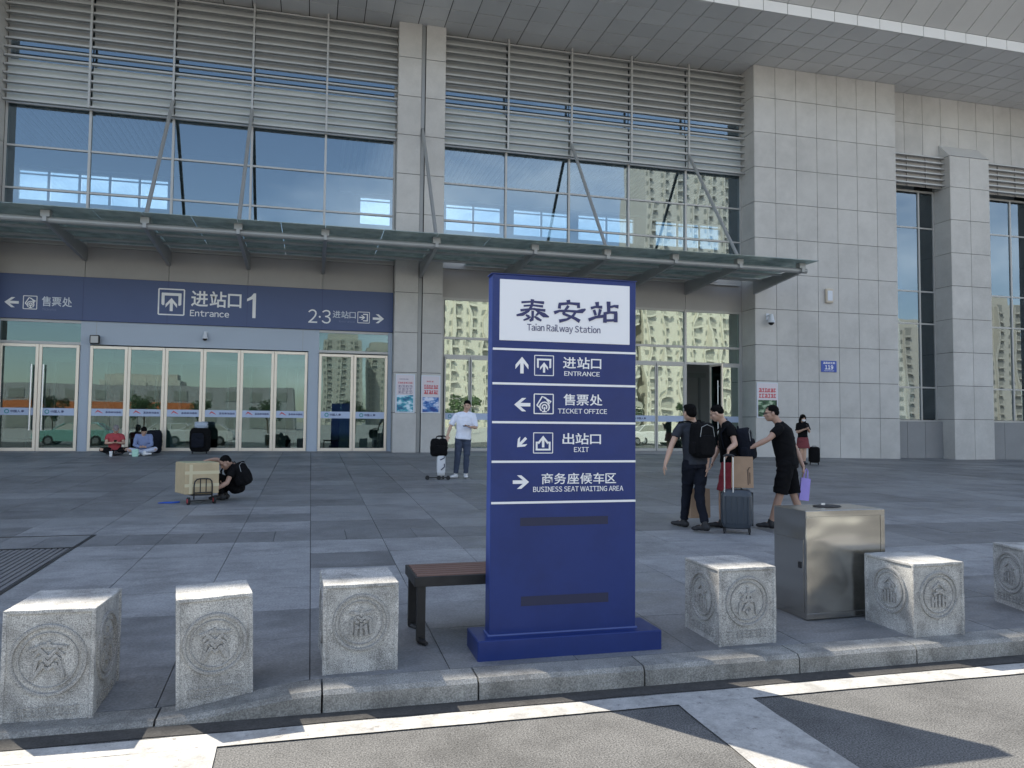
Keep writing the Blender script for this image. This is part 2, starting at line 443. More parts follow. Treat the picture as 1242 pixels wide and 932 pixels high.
def text(body, x0, x1, z0, z1, Y, m, parent, name='lettering', bold=0.0, th=.003):
    """lettering fitted to a rectangle on a plane facing -Y"""
    vs = []; fs = []; pen = 0.0; prev = False
    for ch in body:
        if ch == ' ': pen += .26; continue
        v, f = glyph(ch, bold); lo = min(p[0] for p in v); hi = max(p[0] for p in v); lat = ch <= '~'
        o = len(vs); gap = (.045 if ch in 'wyvTAVWYr' else .085) if lat else (.09 if ch not in '·' else .06)
        vs += [(p[0]-lo+pen, p[1]) for p in v]; fs += [tuple(i+o for i in q) for q in f]; pen += hi-lo+gap
    a = min(v[0] for v in vs); b = max(v[0] for v in vs); cc = min(v[1] for v in vs); d = max(v[1] for v in vs)
    me = bpy.data.meshes.new(name)
    me.from_pydata([(x0+(v[0]-a)/(b-a)*(x1-x0), Y, z0+(v[1]-cc)/(d-cc)*(z1-z0)) for v in vs], [], fs)
    bm = bmesh.new(); bm.from_mesh(me)
    bmesh.ops.remove_doubles(bm, verts=bm.verts, dist=1e-5)
    r = bmesh.ops.extrude_face_region(bm, geom=bm.faces[:])
    for g in r['geom']:
        if isinstance(g, bmesh.types.BMVert): g.co.y -= th
    bmesh.ops.recalc_face_normals(bm, faces=bm.faces)
    bm.to_mesh(me); bm.free()
    me.materials.append(M[m])
    o = bpy.data.objects.new(name, me); link(o, parent)
    return o

def ribbon(mb, pts, wd, Y, th=.003, m=None, T=None, k=0):
    """flat brush stroke through 2-D pts (x,z) on a plane facing -Y; wd = width or list"""
    P = [Vector((p[0], p[1])) for p in pts]; n = len(P)
    W = wd if isinstance(wd, (list, tuple)) else [wd]*n
    Lf = []; Rt = []
    for i in range(n):
        d = (P[min(i+1, n-1)]-P[max(i-1, 0)]).normalized()
        nn = Vector((-d.y, d.x))
        s = 1.0
        if 0 < i < n-1:
            d1 = (P[i]-P[i-1]).normalized(); s = 1/max(.6, abs(nn.dot(Vector((-d1.y, d1.x)))))
        Lf.append(P[i]+nn*W[i]/2*s); Rt.append(P[i]-nn*W[i]/2*s)
    y0 = Y - th - k*0.00015
    for i in range(n-1):
        q = [Lf[i], Lf[i+1], Rt[i+1], Rt[i]]
        mb.poly([(a.x, Y+.001, a.y) for a in q], (0, y0-Y-.001, 0), m)

def in_box(pts, x0, x1, z0, z1):
    return [(x0+p[0]*(x1-x0), z0+p[1]*(z1-z0)) for p in pts]

def smooth01(t):
    t = max(0., min(1., t)); return t*t*(3-2*t)

def G(x, y):
    """height of the paved square"""
    z = .027*y
    z -= .014*max(0, x-6)*max(0., min(1., (y-8)/16))
    z -= (.027*y-.02)*.88*smooth01((.12-x)/.95)*smooth01((6.4-y)/1.5)
    return z
# ================================================================= ground
def structure(o): o['kind'] = 'structure'; return o
mb = MB().add([(-900,-900,-.012),(900,-900,-.012),(900,900,-.012),(-900,900,-.012)], [(0,1,2,3)])
structure(mb.build('ground', 'concrete'))
mb = MB().add([(-140,-11,0),(140,-11,0),(140,4.70,0),(-140,4.70,0)], [(0,1,2,3)])
structure(mb.build('road', 'asphalt'))
# plaza bedding follows the fall of the paving
mb = MB(); xs = [-60,-20,-10,-6,-4,-3]+[-2.5+.25*i for i in range(15)]+[1.5,3,6,8,10,13,16,20,25,30,40,60]
ys = [4.72,4.9,5.1,5.4,5.8,6.2,6.6,8,10,12,15,18,21,24,27,30,60,120]
vs = [(x,y,G(x,min(y,27))-.022) for y in ys for x in xs]; nx = len(xs)
fs = [(j*nx+i, j*nx+i+1, (j+1)*nx+i+1, (j+1)*nx+i) for j in range(len(ys)-1) for i in range(nx-1)]
plaza = structure(mb.add(vs, fs).build('plaza_paving', 'bed'))

# gutter of dirt along the kerb
mb = MB()
prev = None
N = 120
for i in range(N+1):
    x = -8+i*.3; yy = 4.545+.02*noise.noise(Vector((x*1.7, 0, 0)))
    mb.v += [(x, yy, .004), (x, 4.705, .006)]
for i in range(N): mb.f.append((2*i, 2*i+2, 2*i+3, 2*i+1)); mb.mi.append(0)
o = mb.build('gutter_dirt', 'gutter'); o['kind'] = 'structure'

# painted lines
def worn_strip(name, x0, x1, y0, y1, z, jag=.008, step=.12):
    mb = MB(); n = max(2, int((x1-x0)/step)); 
    lo = []; hi = []
    for i in range(n+1):
        x = x0+(x1-x0)*i/n
        lo.append((x, y0+jag*noise.noise(Vector((x*5, y0, 3))), z)); hi.append((x, y1+jag*noise.noise(Vector((x*5, y1, 9))), z))
    mb.v = lo+hi
    for i in range(n): mb.f.append((i, i+1, n+2+i, n+1+i)); mb.mi.append(0)
    o = mb.build(name, 'paint'); o['kind'] = 'structure'; return o
worn_strip('painted_edge_line', -12, 24, 4.335, 4.515, .008)
def long_strip(name, x0, x1, y0, y1, z, lean=.0):
    mb = MB(); n = 40; a = []; b = []
    for i in range(n+1):
        y = y0+(y1-y0)*i/n; dx = lean*(y1-y)
        a.append((x0+dx+.008*noise.noise(Vector((y*5, x0, 3))), y, z)); b.append((x1+dx+.008*noise.noise(Vector((y*5, x1, 9))), y, z))
    mb.v = a+b
    for i in range(n): mb.f.append((i, n+1+i, n+2+i, i+1)); mb.mi.append(0)
    o = mb.build(name, 'paint'); o['kind'] = 'structure'; return o
long_strip('painted_bay_line', 2.19, 2.69, -1.5, 4.333, .008, -.02)
long_strip('painted_bay_line', -1.75, -.43, -1.5, 4.333, .008, .0)

# kerb
kerb = bpy.data.objects.new('kerb', None); COL.objects.link(kerb); kerb['kind'] = 'structure'
cuts = [-9.3,-8.26,-7.2,-6.15,-5.1,-4.05,-3.0,-1.95,-.80,.10,1.03,2.13,3.28,4.24,5.28,6.3,7.35,8.4,9.45,10.5,11.55,12.6,13.65]
for a, b in zip(cuts[:-1], cuts[1:]):
    mb = MB(); n = 6; g = .006
    rows = []
    for i in range(n+1):
        x = a+g+(b-a-2*g)*i/n; h = G(x, 4.8)+.004
        j = .004*noise.noise(Vector((x*6, 1, 1)))
        rows.append([(x,4.685+j,-.05),(x,4.69+j,max(.004,h-.028)),(x,4.715+j,max(.012,h-.004)),(x,4.90,G(x,4.9)+.003),(x,4.90,-.05)])
    for i in range(n):
        for k in range(4):
            mb.add([rows[i][k],rows[i+1][k],rows[i+1][k+1],rows[i][k+1]], [(0,1,2,3)])
    mb.add(rows[0], [(0,1,2,3,4)]); mb.add(rows[-1], [(4,3,2,1,0)])
    mb.build('kerb_stone', 'kerb', kerb)

# paving slabs
W = .86; X0 = .03
rowsY = [4.91,5.80,6.54,7.30,8.09,8.86,9.66,10.40]
y = 10.40
while y < 26.0: y += .78; rowsY.append(y)
def tone(x, y):
    if y < 6.54: 
        if x > .85 and y > 5.8 and x < 3.2: return 'tileM'
        return 'tileD'
    if y < 9.66:
        if .0 < x < .9 and 8.0 < y < 8.9: return 'tileD'
        if x < .03: return 'tileL'
        if x < 2.6: return 'tileL' if not (x > 1.8 and y > 8.8) else 'tileM'
        if 7.9 < x and 7.7 < y: return 'tileD'
        if 5.2 < x < 6.4 and y < 8: return 'tileM'
        return 'tileL' if noise.noise(Vector((x*.5, y*.7, 4))) > -.18 else 'tileM'
    if y < 10.4: return 'tileL' if x > 6.5 else 'tileD'
    if y < 11.2: return 'tileL' if -3.6 < x < -.03 else ('tileD' if x < 2 else 'tileM')
    if y < 12.0: return 'tileM' if x < -1.8 or x > .02 else 'tileD'
    if y < 12.8 and -1.9 < x < -.02: return 'tileL'
    v = noise.noise(Vector((x*.35+9, y*.55, 1)))
    return 'tileD' if v < .05 else 'tileM'
def slab(mb, x0, x1, y0, y1, g=.004, m=None, jit=.0016):
    j = (rnd.random()-.5)*2*jit
    c = [(x0+g,y0+g),(x1-g,y0+g),(x1-g,y1-g),(x0+g,y1-g)]
    top = [(a,b,G(a,b)+j+(rnd.random()-.5)*jit) for a,b in c]; bot = [(a,b,z-.03) for a,b,z in top]
    mb.add(top+bot, [(0,1,2,3),(0,4,5,1),(1,5,6,2),(2,6,7,3),(3,7,4,0)], m)
far = MB()
pieces = []
for r, (ya, yb) in enumerate(zip(rowsY[:-1], rowsY[1:])):
    ym = (ya+yb)/2
    xl, xr = -.36*yb-7.0, 1.16*yb+6.0
    half = (r == 6)
    w_ = W/2 if half else W
    off = 0
    k0 = math.floor((xl-X0)/w_); k1 = math.ceil((xr-X0)/w_)
    for k in range(k0, k1+1):
        x = X0+k*w_
        if half and x > 1.5 and (k % 2): continue
        wx = w_ if not (half and x > 1.5) else W
        if -3.9 < x+wx/2 < -2.54 and 6.9 < ym < 9.66: continue     # ribbed cover stands here
        vis = (-.345*yb-.1 < x+wx and x < 1.125*yb+.1)
        pieces.append((x, x+wx, ya, yb, vis))
ind = [p for p in pieces if p[4]]
ind.sort(key=lambda p: (p[2], abs(p[0])))
near = set(id(p) for p in ind[:296])
for p in pieces:
    x0, x1, ya, yb, vis = p; t = tone((x0+x1)/2, (ya+yb)/2)
    if id(p) in near:
        mb = MB(); slab(mb, x0, x1, ya, yb, .0032); mb.build('paving_stone', t, plaza)
    else:
        slab(far, x0, x1, ya, yb, .006, t)
x = -60.0
for ya in range(5, 26, 3):   # beyond the picture, plain large slabs
    for (a, b) in ((-60, -.36*(ya+3)-8.2), (1.16*(ya+3)+7.2, 60)):
        slab(far, a, b, ya, ya+3, .006, 'tileM')
o = far.build('paving_stone', None, plaza); o['kind'] = 'stuff'

# ribbed cover at the left with a dark frame
rc = thing('ribbed_cover', 'dark ribbed cover plate let into the paving with a black edge', 'ground cover', (-3.2, 8.2, G(-3.2,8.2)), world=True)
mb = MB()
for i in range(22):
    x = -3.87+i*.0605
    for (ya, yb) in ((6.6,8.1),(8.1,9.58)):
        mb.add([(x,ya,G(x,ya)+.004),(x+.042,ya,G(x,ya)+.004),(x+.042,yb,G(x,yb)+.004),(x,yb,G(x,yb)+.004),
                (x,ya,G(x,ya)-.02),(x+.042,ya,G(x,ya)-.02),(x+.042,yb,G(x,yb)-.02),(x,yb,G(x,yb)-.02)],
               [(0,1,2,3),(0,4,5,1),(1,5,6,2),(2,6,7,3),(3,7,4,0)])
    
mb.build('rib', 'ribbed', rc)['kind'] = 'stuff'
mb = MB()
def edge(a, b, w_=.035):
    a = Vector(a); b = Vector(b); d = (b-a).normalized(); n = Vector((-d.y, d.x))*w_/2
    q = [a-n, b-n, b+n, a+n]
    mb.add([(p.x, p.y, G(p.x,p.y)+.006) for p in q]+[(p.x,p.y,G(p.x,p.y)-.02) for p in q], [(0,1,2,3),(0,4,5,1),(1,5,6,2),(2,6,7,3),(3,7,4,0)])
edge((-3.9,9.62),(-2.5,9.62)); edge((-2.52,6.6),(-2.52,9.6)); edge((-2.52,9.64),(-2.52,10.42)); edge((-3.9,10.44),(-2.5,10.44),.03)
mb.build('edge_strip', 'blackp', rc)

# ================================================================= station building
B = thing('station_building', 'large grey granite and glass railway station hall with louvred upper storey', 'building', (6, 26, .7), world=True)
def part(name, mb, m, parent=None, **k): return mb.build(name, m, parent or B, **k)
def holder(name, parent=None):
    """a part whose own mesh carries its sub-parts"""
LV = [15.2,13.99,12.66,11.33,10.0,8.66,7.33,6.0,4.66,3.33,2.0]
G_ = .009
def stone_front(par, x0, x1, n, Y, levels, m='stone', th=.03):
    w_ = (x1-x0)/n
    for i in range(n):
        for a, b in zip(levels[:-1], levels[1:]):
            boxinst('stone_panel', par, m, x0+i*w_+G_, x0+(i+1)*w_-G_, Y, Y+th, b+G_, a-G_)
def stone_side(par, X, y0, y1, n, levels, sgn=1, m='stone', th=.03):
    w_ = (y1-y0)/n
    for i in range(n):
        for a, b in zip(levels[:-1], levels[1:]):
            boxinst('stone_panel', par, m, X if sgn < 0 else X-th, X+th if sgn < 0 else X, y0+i*w_+G_, y0+(i+1)*w_-G_, b+G_, a-G_)
# big wall
sw = part('stone_wall', MB().box(15.80,22.02,25.075,27.2,.2,15.2), 'joint')
stone_front(sw, 15.78, 22.05, 7, 25.045, LV+[.40])
stone_side(sw, 15.775, 25.045, 26.0, 1, LV+[.45], -1)
# pillar between the two bays
pl = part('stone_wall', MB().box(2.64,4.18,25.62,27.0,.3,15.2).box(2.64,3.37,25.52,25.7,.3,15.2).box(3.55,4.18,25.52,25.7,.3,15.2), 'joint')
stone_front(pl, 2.61, 3.39, 1, 25.49, LV+[.62]); stone_front(pl, 3.53, 4.21, 1, 25.49, LV+[.62])
stone_side(pl, 2.61, 25.49, 26.0, 1, LV+[.62], -1); stone_side(pl, 4.21, 25.49, 26.0, 1, LV+[.62], 1)
boxinst('recess_strip', pl, 'steel', 3.40, 3.52, 25.585, 25.62, .6, 15.2)
# left wall
lw = part('stone_wall', MB().box(-60,-9.17,25.08,27.0,.2,15.2), 'joint')
stone_side(lw, -9.14, 25.05, 26.0, 1, LV+[.6], 1)
stone_front(lw, -12.72, -9.14, 4, 25.05, LV+[.6])
# wall above the right windows
uw = part('stone_wall', MB().box(22.06,60,25.63,27.0,12.66,15.2), 'joint')
stone_front(uw, 22.06, 22.06+.895*11, 11, 25.60, [15.2,13.99,12.66])
# piers
for (a, b) in ((24.63,26.57),(29.95,31.8)):
    pr = part('stone_pier', MB().box(a+.03,b-.03,25.08,27.0,.2,12.60), 'joint')
    stone_front(pr, a, b, 2, 25.05, [12.60,11.33]+LV[4:]+[.40])
    stone_side(pr, a, 25.05, 25.98, 1, [12.60,11.33]+LV[4:]+[.40], -1)
    stone_side(pr, b, 25.05, 25.98, 1, [12.60,11.33]+LV[4:]+[.40], 1)
    mb = MB().poly([(a-.01,25.04,12.61),(a-.01,25.598,12.61),(a-.01,25.598,13.2)], (b-a+.02,0,0))
    mb.build('sloped_cap', M['soffit2'], pr)
# window recesses right of the wall
def rwin(x0, x1, xm):
    bs = part('base_wall', MB().box(x0,x1,25.66,27.0,.2,1.90), 'joint')
    n = max(2, round((x1-x0)/1.0)); w_ = (x1-x0)/n
    for i in range(n): boxinst('stone_panel', bs, 'base', x0+i*w_+.008, x0+(i+1)*w_-.008, 25.63, 25.66, .3, 1.90)
    wn = part('window', MB().box(x0,x0+.06,25.9,26.02,1.9,11.35).box(x1-.06,x1,25.9,26.02,1.9,11.35).box(x0+.06,x1-.06,25.9,26.02,1.9,1.97).box(x0+.06,x1-.06,25.9,26.02,11.27,11.35), 'mull')
    zz = [1.97,3.28,5.87,7.19,9.80,11.27]; xx = [x0+.06, xm, x1-.06]
    boxinst('mullion', wn, 'mull', xm-.035, xm+.035, 25.885, 25.99, 1.97, 11.27)
    for z in zz[1:-1]: boxinst('transom', wn, 'mull', x0+.06, x1-.06, 25.90, 25.97, z-.03, z+.03)
    for i in range(2):
        for a, b in zip(zz[:-1], zz[1:]):
            boxinst('window_pane', wn, 'glassU', xx[i]+.02, xx[i+1]-.02, 25.93, 25.942, a+.02, b-.02)
    lv = part('louvre_screen', MB().box(x0,x1,25.50,25.53,11.36,12.66), 'band')
    for i in range(6):
        z = 11.42+i*.225
        boxinst('louvre', lv, 'louvre', x0, x1, 25.30, 25.44, z, z+.05)
    for x in (x0+.9, x0+1.8): boxinst('louvre_post', lv, 'band', x-.02, x+.02, 25.45, 25.498, 11.36, 12.66)
rwin(22.06, 24.62, 23.86)
rwin(26.58, 29.94, 28.52)

# curtain walls (upper storey) ---------------------------------------
def bay(xs, name):
    zt = [7.33, 8.64, 9.94, 11.25]
    x0, x1 = xs[0], xs[-1]
    cw = part('curtain_wall', MB().box(x0+.07,x1-.07,26.04,26.10,7.0,7.3), 'mull')
    boxinst('frame_post', cw, 'mull', x0, x0+.07, 25.96, 26.10, 7.0, 15.2); boxinst('frame_post', cw, 'mull', x1-.07, x1, 25.96, 26.10, 7.0, 15.2)
    for x in xs[1:-1]:
        boxinst('mullion', cw, 'mull', x-.035, x+.035, 25.90, 26.06, 7.0, 11.25)
        boxinst('louvre_post', cw, 'louvre', x-.03, x+.03, 25.62, 25.70, 11.20, 15.18)
    for z in zt: boxinst('transom', cw, 'mull', x0+.07, x1-.07, 25.93, 26.03, z-.028, z+.028)
    for a, b in zip(xs[:-1], xs[1:]):
        for c, d in zip(zt[:-1], zt[1:]):
            o = boxinst('window_pane', cw, 'glassU', a+.02, b-.02, 25.97, 25.982, c+.02, d-.02)
            o.rotation_euler = (R(rnd.uniform(-.12,.12)), 0, R(rnd.uniform(-.12,.12)))
        boxinst('upper_pane', cw, 'glassU', a+.02, b-.02, 25.99, 26.002, 11.29, 15.15)
        boxinst('spandrel_panel', cw, 'spandrel', a+.03, b-.03, 25.93, 25.96, 11.29, 12.58)
        boxinst('reflection_panel', cw, 'soffit_reflection', a+.03, b-.03, 25.935, 25.96, 13.22, 15.17)  # added panel, paints the soffit's reflection in front of the upper pane
        for i in range(15):
            z = 11.22+i*.268
            boxinst('louvre', cw, 'louvre', a, b, 25.66, 25.80, z, z+.055)
        boxinst('cladding_panel', cw, 'band', a+.008, b-.008, 25.94, 26.0, 5.97, 7.28)
    return cw
LX = [-9.12,-6.78,-4.40,-2.04,.29,2.60]
RX = [4.22,6.47,8.81,11.12,13.42,15.77]
cwL = bay(LX, 'l'); cwR = bay(RX, 'r')

# soffit ---------------------------------------------------------------
sf = part('roof_soffit', MB().box(-60,60,21.68,27.0,15.235,15.6), 'joint')
sy = [21.66,22.51,23.41,24.31,25.08,25.99]
for i in range(-5, 37):
    x0 = 15.78+(i-20)*.895
    for a, b in zip(sy[:-1], sy[1:]):
        if x0 < 3 and b < 24: continue
        boxinst('soffit_panel', sf, 'soffit', x0+.015, x0+.880, a+.015, b-.015, 15.20, 15.232)
for i in range(6, 37):
    x0 = 15.78+(i-20)*.895
    boxinst('fascia_panel', sf, 'fascia', x0+.01, x0+.885, 21.61, 21.655, 15.20, 15.56)
mb = MB().box(-60,60,21.625,21.65,15.22,15.55); mb.build('fascia_backing', 'joint', sf)
# outer sloping soffit
sl = .55; n0 = (21.60, 15.57); dy = 4.58; n1 = (n0[0]-dy, n0[1]+dy*sl)
os_ = part('roof_overhang', MB().poly([(-60,n0[0]+.05,n0[1]+.06),(-60,n1[0],n1[1]+.03),(-60,n1[0],n1[1]+.5),(-60,30,19.6),(-60,48,19.6),(-60,48,16.0),(-60,27,16.0),(-60,21.68,15.62)], (120,0,0)), 'roof')
L_ = math.hypot(dy, dy*sl)
ang = math.atan(sl)
pm = MB().box(.012,.883,-L_,0,0,.03).mesh('soffit_panel', 'soffit2')
for i in range(0, 34):
    x0 = 15.78+(i-20)*.895
    o = inst(pm, 'soffit_panel', os_, (x0, n0[0], n0[1]), (-ang, 0, 0))
mbb = MB().poly([(-60,n0[0],n0[1]),(-60,n1[0],n1[1]),(-60,n1[0],n1[1]+.02),(-60,n0[0],n0[1]+.02)], (57.8,0,0)).poly([(27.5,n0[0],n0[1]),(27.5,n1[0],n1[1]),(27.5,n1[0],n1[1]+.02),(27.5,n0[0],n0[1]+.02)], (32,0,0))
mbb.build('plain_soffit', 'soffit2', os_)

# hall interior --------------------------------------------------------
part('hall_floor', MB().box(-30,40,26.1,42,.60,.70), 'hallf')
hw = MB()
wins = [(-14.1,-7.25),(2.3,4.0),(7.0,10.2),(10.9,14.3),(14.8,18.4),(19.7,24.1)]
hw.box(-30,40,42.0,42.3,.6,12.4).box(-30,40,42.0,42.3,13.9,16.5)
px = -30
for a, b in wins: hw.box(px,a,42.0,42.3,12.4,13.9); px = b
hw.box(px,40,42.0,42.3,12.4,13.9)
hwo = part('hall_wall', hw, 'hallw')
for a, b in wins:
    n = max(1, round((b-a)/1.5)); 
    for i in range(n+1): 
        x = a+(b-a)*i/n; boxinst('window_bar', hwo, 'mull', x-.06, x+.06, 41.96, 42.0, 12.4, 13.9)
    boxinst('window_bar', hwo, 'mull', a, b, 41.94, 41.99, 12.93, 13.0); boxinst('window_bar', hwo, 'mull', a, b, 41.93, 41.98, 13.62, 13.69)
    for i in range(n):
        boxinst('window_pane', hwo, 'glassI', a+(b-a)*i/n+.07, a+(b-a)*(i+1)/n-.07, 42.1, 42.11, 12.4, 13.9)
part('hall_side_wall', MB().box(-30.3,-30,26.1,42.3,.6,16.5).box(40,40.3,26.1,42.3,.6,16.5), 'hallw')
part('hall_ceiling', MB().box(-30,40,26.1,42,15.35,15.55), 'hallw')
mb = MB()
for a, b in ((-15,-6.6),(1.2,4.6),(4.9,25)):
    x = a
    while x < b: mb.box(x, x+.15, 34.5, 41.9, 15.0, 15.12); x += .30
part('ceiling_slats', mb, 'slat', kind='stuff')
part('ceiling_fascia', MB().box(-15,-6.6,41.6,41.98,14.0,14.95).box(1.2,25,41.6,41.98,14.0,14.95), 'slat')
part('hall_floor_slab', MB().box(-30,40,31.0,42,6.2,6.6), 'hallw')
# dim fittings seen through the doors
for x in (-7.5,-1.5,6,10.5): boxinst('hall_column', B, 'hallw', x, x+.6, 30, 30.6, .7, 6.2)
for x in (-8.4,-5.2,-2.6,1.0,7.6,12.0): boxinst('security_desk', B, 'steel', x, x+1.1, 28.2, 29.0, .7, 1.75)

vb = part('vestibule_screen', MB().box(-9.1,2.6,28.4,28.5,3.6,3.8), 'mull')
for i in range(16):
    x = -9.0+i*.77; boxinst('screen_post', vb, 'louvre', x, x+.07, 28.38, 28.46, .7, 3.6)
vb = part('vestibule_screen', MB().box(4.3,15.6,28.4,28.5,3.6,3.8), 'mull')
for i in range(14):
    x = 4.5+i*.83; boxinst('screen_post', vb, 'louvre', x, x+.07, 28.38, 28.46, .7, 3.6)
# lower storey left bay --------------------------------------------------
fr = part('entrance_surround', MB().box(-9.12,-9.0,25.93,26.1,.6,4.68).box(-6.83,-6.56,25.93,26.1,.6,4.68).box(-.12,.22,25.93,26.1,.6,4.68).box(2.46,2.60,25.93,26.1,.6,4.68)
          .box(-6.56,-.12,25.93,26.1,3.97,4.68), 'bluegrey')
for x in (-6.40,-.30):
    boxinst('panel_seam', fr, 'steel', x-.006, x+.006, 25.925, 25.932, 3.99, 4.66)
for (a, b) in ((-9.0,-6.83),(.22,2.46)):
    boxinst('transom_rail', fr, 'mull', a, b, 25.93, 26.02, 3.94, 4.02); boxinst('transom_rail', fr, 'mull', a, b, 25.93, 26.02, 4.60, 4.68)
    boxinst('transom_pane', fr, 'glassD', a, b, 25.97, 25.982, 4.02, 4.60)
def leaf(x0, x1, z0, z1, hside=None, logo=0, T=None, glassm='glassD', fm='doorframe', fw=.085):
    mb = MB().box(x0,x0+fw,25.88,25.95,z0,z1).box(x1-fw,x1,25.88,25.95,z0,z1).box(x0+fw,x1-fw,25.88,25.95,z0,z0+.10).box(x0+fw,x1-fw,25.88,25.95,z1-.09,z1)
    d = part('glass_door', mb, fm, bevel=.006)
    boxinst('door_glass', d, glassm, x0+fw-.01, x1-fw+.01, 25.91, 25.922, z0+.09, z1-.08)
    s = boxinst('safety_sticker', d, 'sticker', x0+fw, x1-fw, 25.900, 25.904, 1.79, 2.01)
    w_ = x1-x0-2*fw; zc = 1.90; q = 25.899
    if logo == 1:
        mb = MB(); cx = x0+fw+.2*w_
        pts = [(cx+.055*math.cos(t), zc+.055*math.sin(t)) for t in [i*math.pi/5 for i in range(11)]]
        ribbon(mb, pts, .024, q, .003); mb.build('logo', M['teal'], d)
        text('中国人寿', cx+.10, cx+.46, zc-.035, zc+.045, q, 'ink', d, bold=.02)
    elif logo == 2:
        mb = MB(); cx = x0+fw+.24*w_
        ribbon(mb, [(cx-.10,zc-.02),(cx-.03,zc+.05),(cx+.02,zc+.02),(cx+.11,zc-.03)], [.01,.045,.04,.01], q, .003); mb.build('logo', M['posterred'], d)
        glyphs(x0+fw+.44*w_, x1-fw-.05*w_, zc-.03, zc+.04, q, 'ink', d, 6, .013)
    if hside:
        hx = x1-fw-.07 if hside > 0 else x0+fw+.07
        mb = MB().tube((hx,25.80,z0+.62),(hx,25.80,z1-.62),.022).tube((hx,25.80,z0+.8),(hx,25.90,z0+.8),.014).tube((hx,25.80,z1-.8),(hx,25.90,z1-.8),.014)
        mb.build('pull_handle', 'alu', d, smooth=False)
    return d
M['teal'] = mat('teal_logo', (.02, .25, .28), .5)
def glyphs(x0, x1, z0, z1, Y, m, parent, n, wd, seed=1, rows=1, name='small_print'):
    """rows of tiny illegible characters, each a few strokes"""
    r = random.Random(seed); mb = MB()
    for j in range(rows):
        h = (z1-z0)/rows; zb = z1-(j+1)*h+.12*h; hh = h*.76
        for i in range(n):
            a = x0+(x1-x0)*(i+.1)/n; b = x0+(x1-x0)*(i+.9)/n
            for k in range(2): 
                zz = zb+hh*(.15+.7*k+r.uniform(-.1,.1)); ribbon(mb, [(a,zz),(b,zz)], wd, Y, .002, k=k)
            xx = a+(b-a)*r.uniform(.3,.7); ribbon(mb, [(xx,zb),(xx,zb+hh)], wd, Y, .002, k=3)
            if r.random() < .6: ribbon(mb, [(a,zb),((a+b)/2,zb+hh*.6)], wd*.9, Y, .002, k=4)
            if r.random() < .5: ribbon(mb, [(b,zb),(b,zb+hh*.7)], wd*.9, Y, .002, k=5)
    return mb.build(name, m, parent)
for a, b, h in ((-8.99,-7.94,1),(-7.93,-6.84,-1)): leaf(a, b, .72, 3.93, h, 1)
xs = [-6.55,-5.49,-4.42,-3.31,-2.20,-1.17,-.13]
for i in range(6): leaf(xs[i]+.004, xs[i+1]-.004, .72, 3.93, None, 2)
for a, b, h in ((.23,1.335,0),(1.345,2.45,0)): leaf(a, b, .72, 3.90, h, 1)
# right bay lower glazing
lg = part('entrance_glazing', MB().box(4.22,4.34,25.94,26.06,.6,5.97).box(15.65,15.77,25.94,26.06,.6,5.97), 'mull')
gx = [4.34,6.47,8.81,11.12,13.40,15.65]
for z in (3.97,4.58,5.93): boxinst('transom', lg, 'mull', 4.34, 15.65, 25.93, 26.03, z-.04, z+.04)
for x in gx[1:-1]: boxinst('mullion', lg, 'mull', x-.04, x+.04, 25.90, 26.04, .72, 5.97)
for a, b in zip(gx[:-1], gx[1:]):
    for c, d in ((4.60,5.91),(3.99,4.56)):
        o = boxinst('window_pane', lg, 'glassL', a+.03, b-.03, 25.97, 25.982, c, d)
        o.rotation_euler = (R(rnd.uniform(-.15,.15)), 0, R(rnd.uniform(-.15,.15)))
dx = [4.36,5.27,6.44,7.6,8.77,9.95,11.08,12.22,13.36,14.36,14.37,15.63]
for i, (a, b) in enumerate(zip(dx[:-1], dx[1:])):
    if b-a < .3: continue
    if abs(a-13.36) < .01: continue       # open doorway
    d = leaf(a+.01, b-.01, .72, 3.94, None, 1 if i % 2 == 0 else 0, glassm='glassL', fm='mull', fw=.05)
# the leaf that stands open, turned out towards the square
d = part('glass_door', MB().box(14.36,14.41,24.98,25.06,.72,3.92).box(14.36,14.41,25.78,25.86,.72,3.92).box(14.36,14.41,25.06,25.78,.72,.82).box(14.36,14.41,25.06,25.78,3.84,3.92), 'doorframe', bevel=.006)
boxinst('door_glass', d, 'glassD', 14.38, 14.39, 25.05, 25.79, .8, 3.86)
MB().tube((14.30,25.16,1.3),(14.30,25.16,3.3),.02).tube((14.30,25.16,1.5),(14.36,25.16,1.5),.012).tube((14.30,25.16,3.1),(14.36,25.16,3.1),.012).build('pull_handle', 'alu', d)
part('door_threshold', MB().box(-9.1,2.6,25.80,26.2,.55,.715).box(4.2,15.77,25.80,26.2,.55,.715), 'base')

# glass canopy -----------------------------------------------------------
cn = part('glass_canopy', MB().tube((-22,22.25,6.86),(15.95,22.25,6.86),.085, n=12), 'steel', smooth=False)
bx = [-13.8,-11.5,-9.12,-6.78,-4.40,-2.04,.29,3.46,6.47,8.81,11.12,13.42,15.74]
for x in bx:
    wy = 25.5 if abs(x-3.46) < .01 else (25.06 if x > 15 or x < -9.1 else 25.95)
    if x > 15: wy = 25.04; 
    mb = MB().poly([(x-.05,22.1,6.80),(x-.05,22.1,6.93),(x-.05,wy,7.0),(x-.05,wy,6.52)], (.10,0,0))
    mb.build('beam', 'steel', cn)
    mb = MB().box(x-.11,x+.11,22.14,22.36,6.93,7.10).tube((x-.13,22.25,7.16),(x+.13,22.25,7.16),.05)
    mb.build('bracket', 'steel', cn)
for (x, zt, yy) in ((-4.40,11.86,25.80),(-2.04,11.87,25.80),(3.46,11.60,25.58),(8.81,11.84,25.80),(13.42,11.90,25.80)):
    MB().tube((x,22.28,7.18),(x,yy,zt),.055, n=10).build('strut', 'steel', cn)
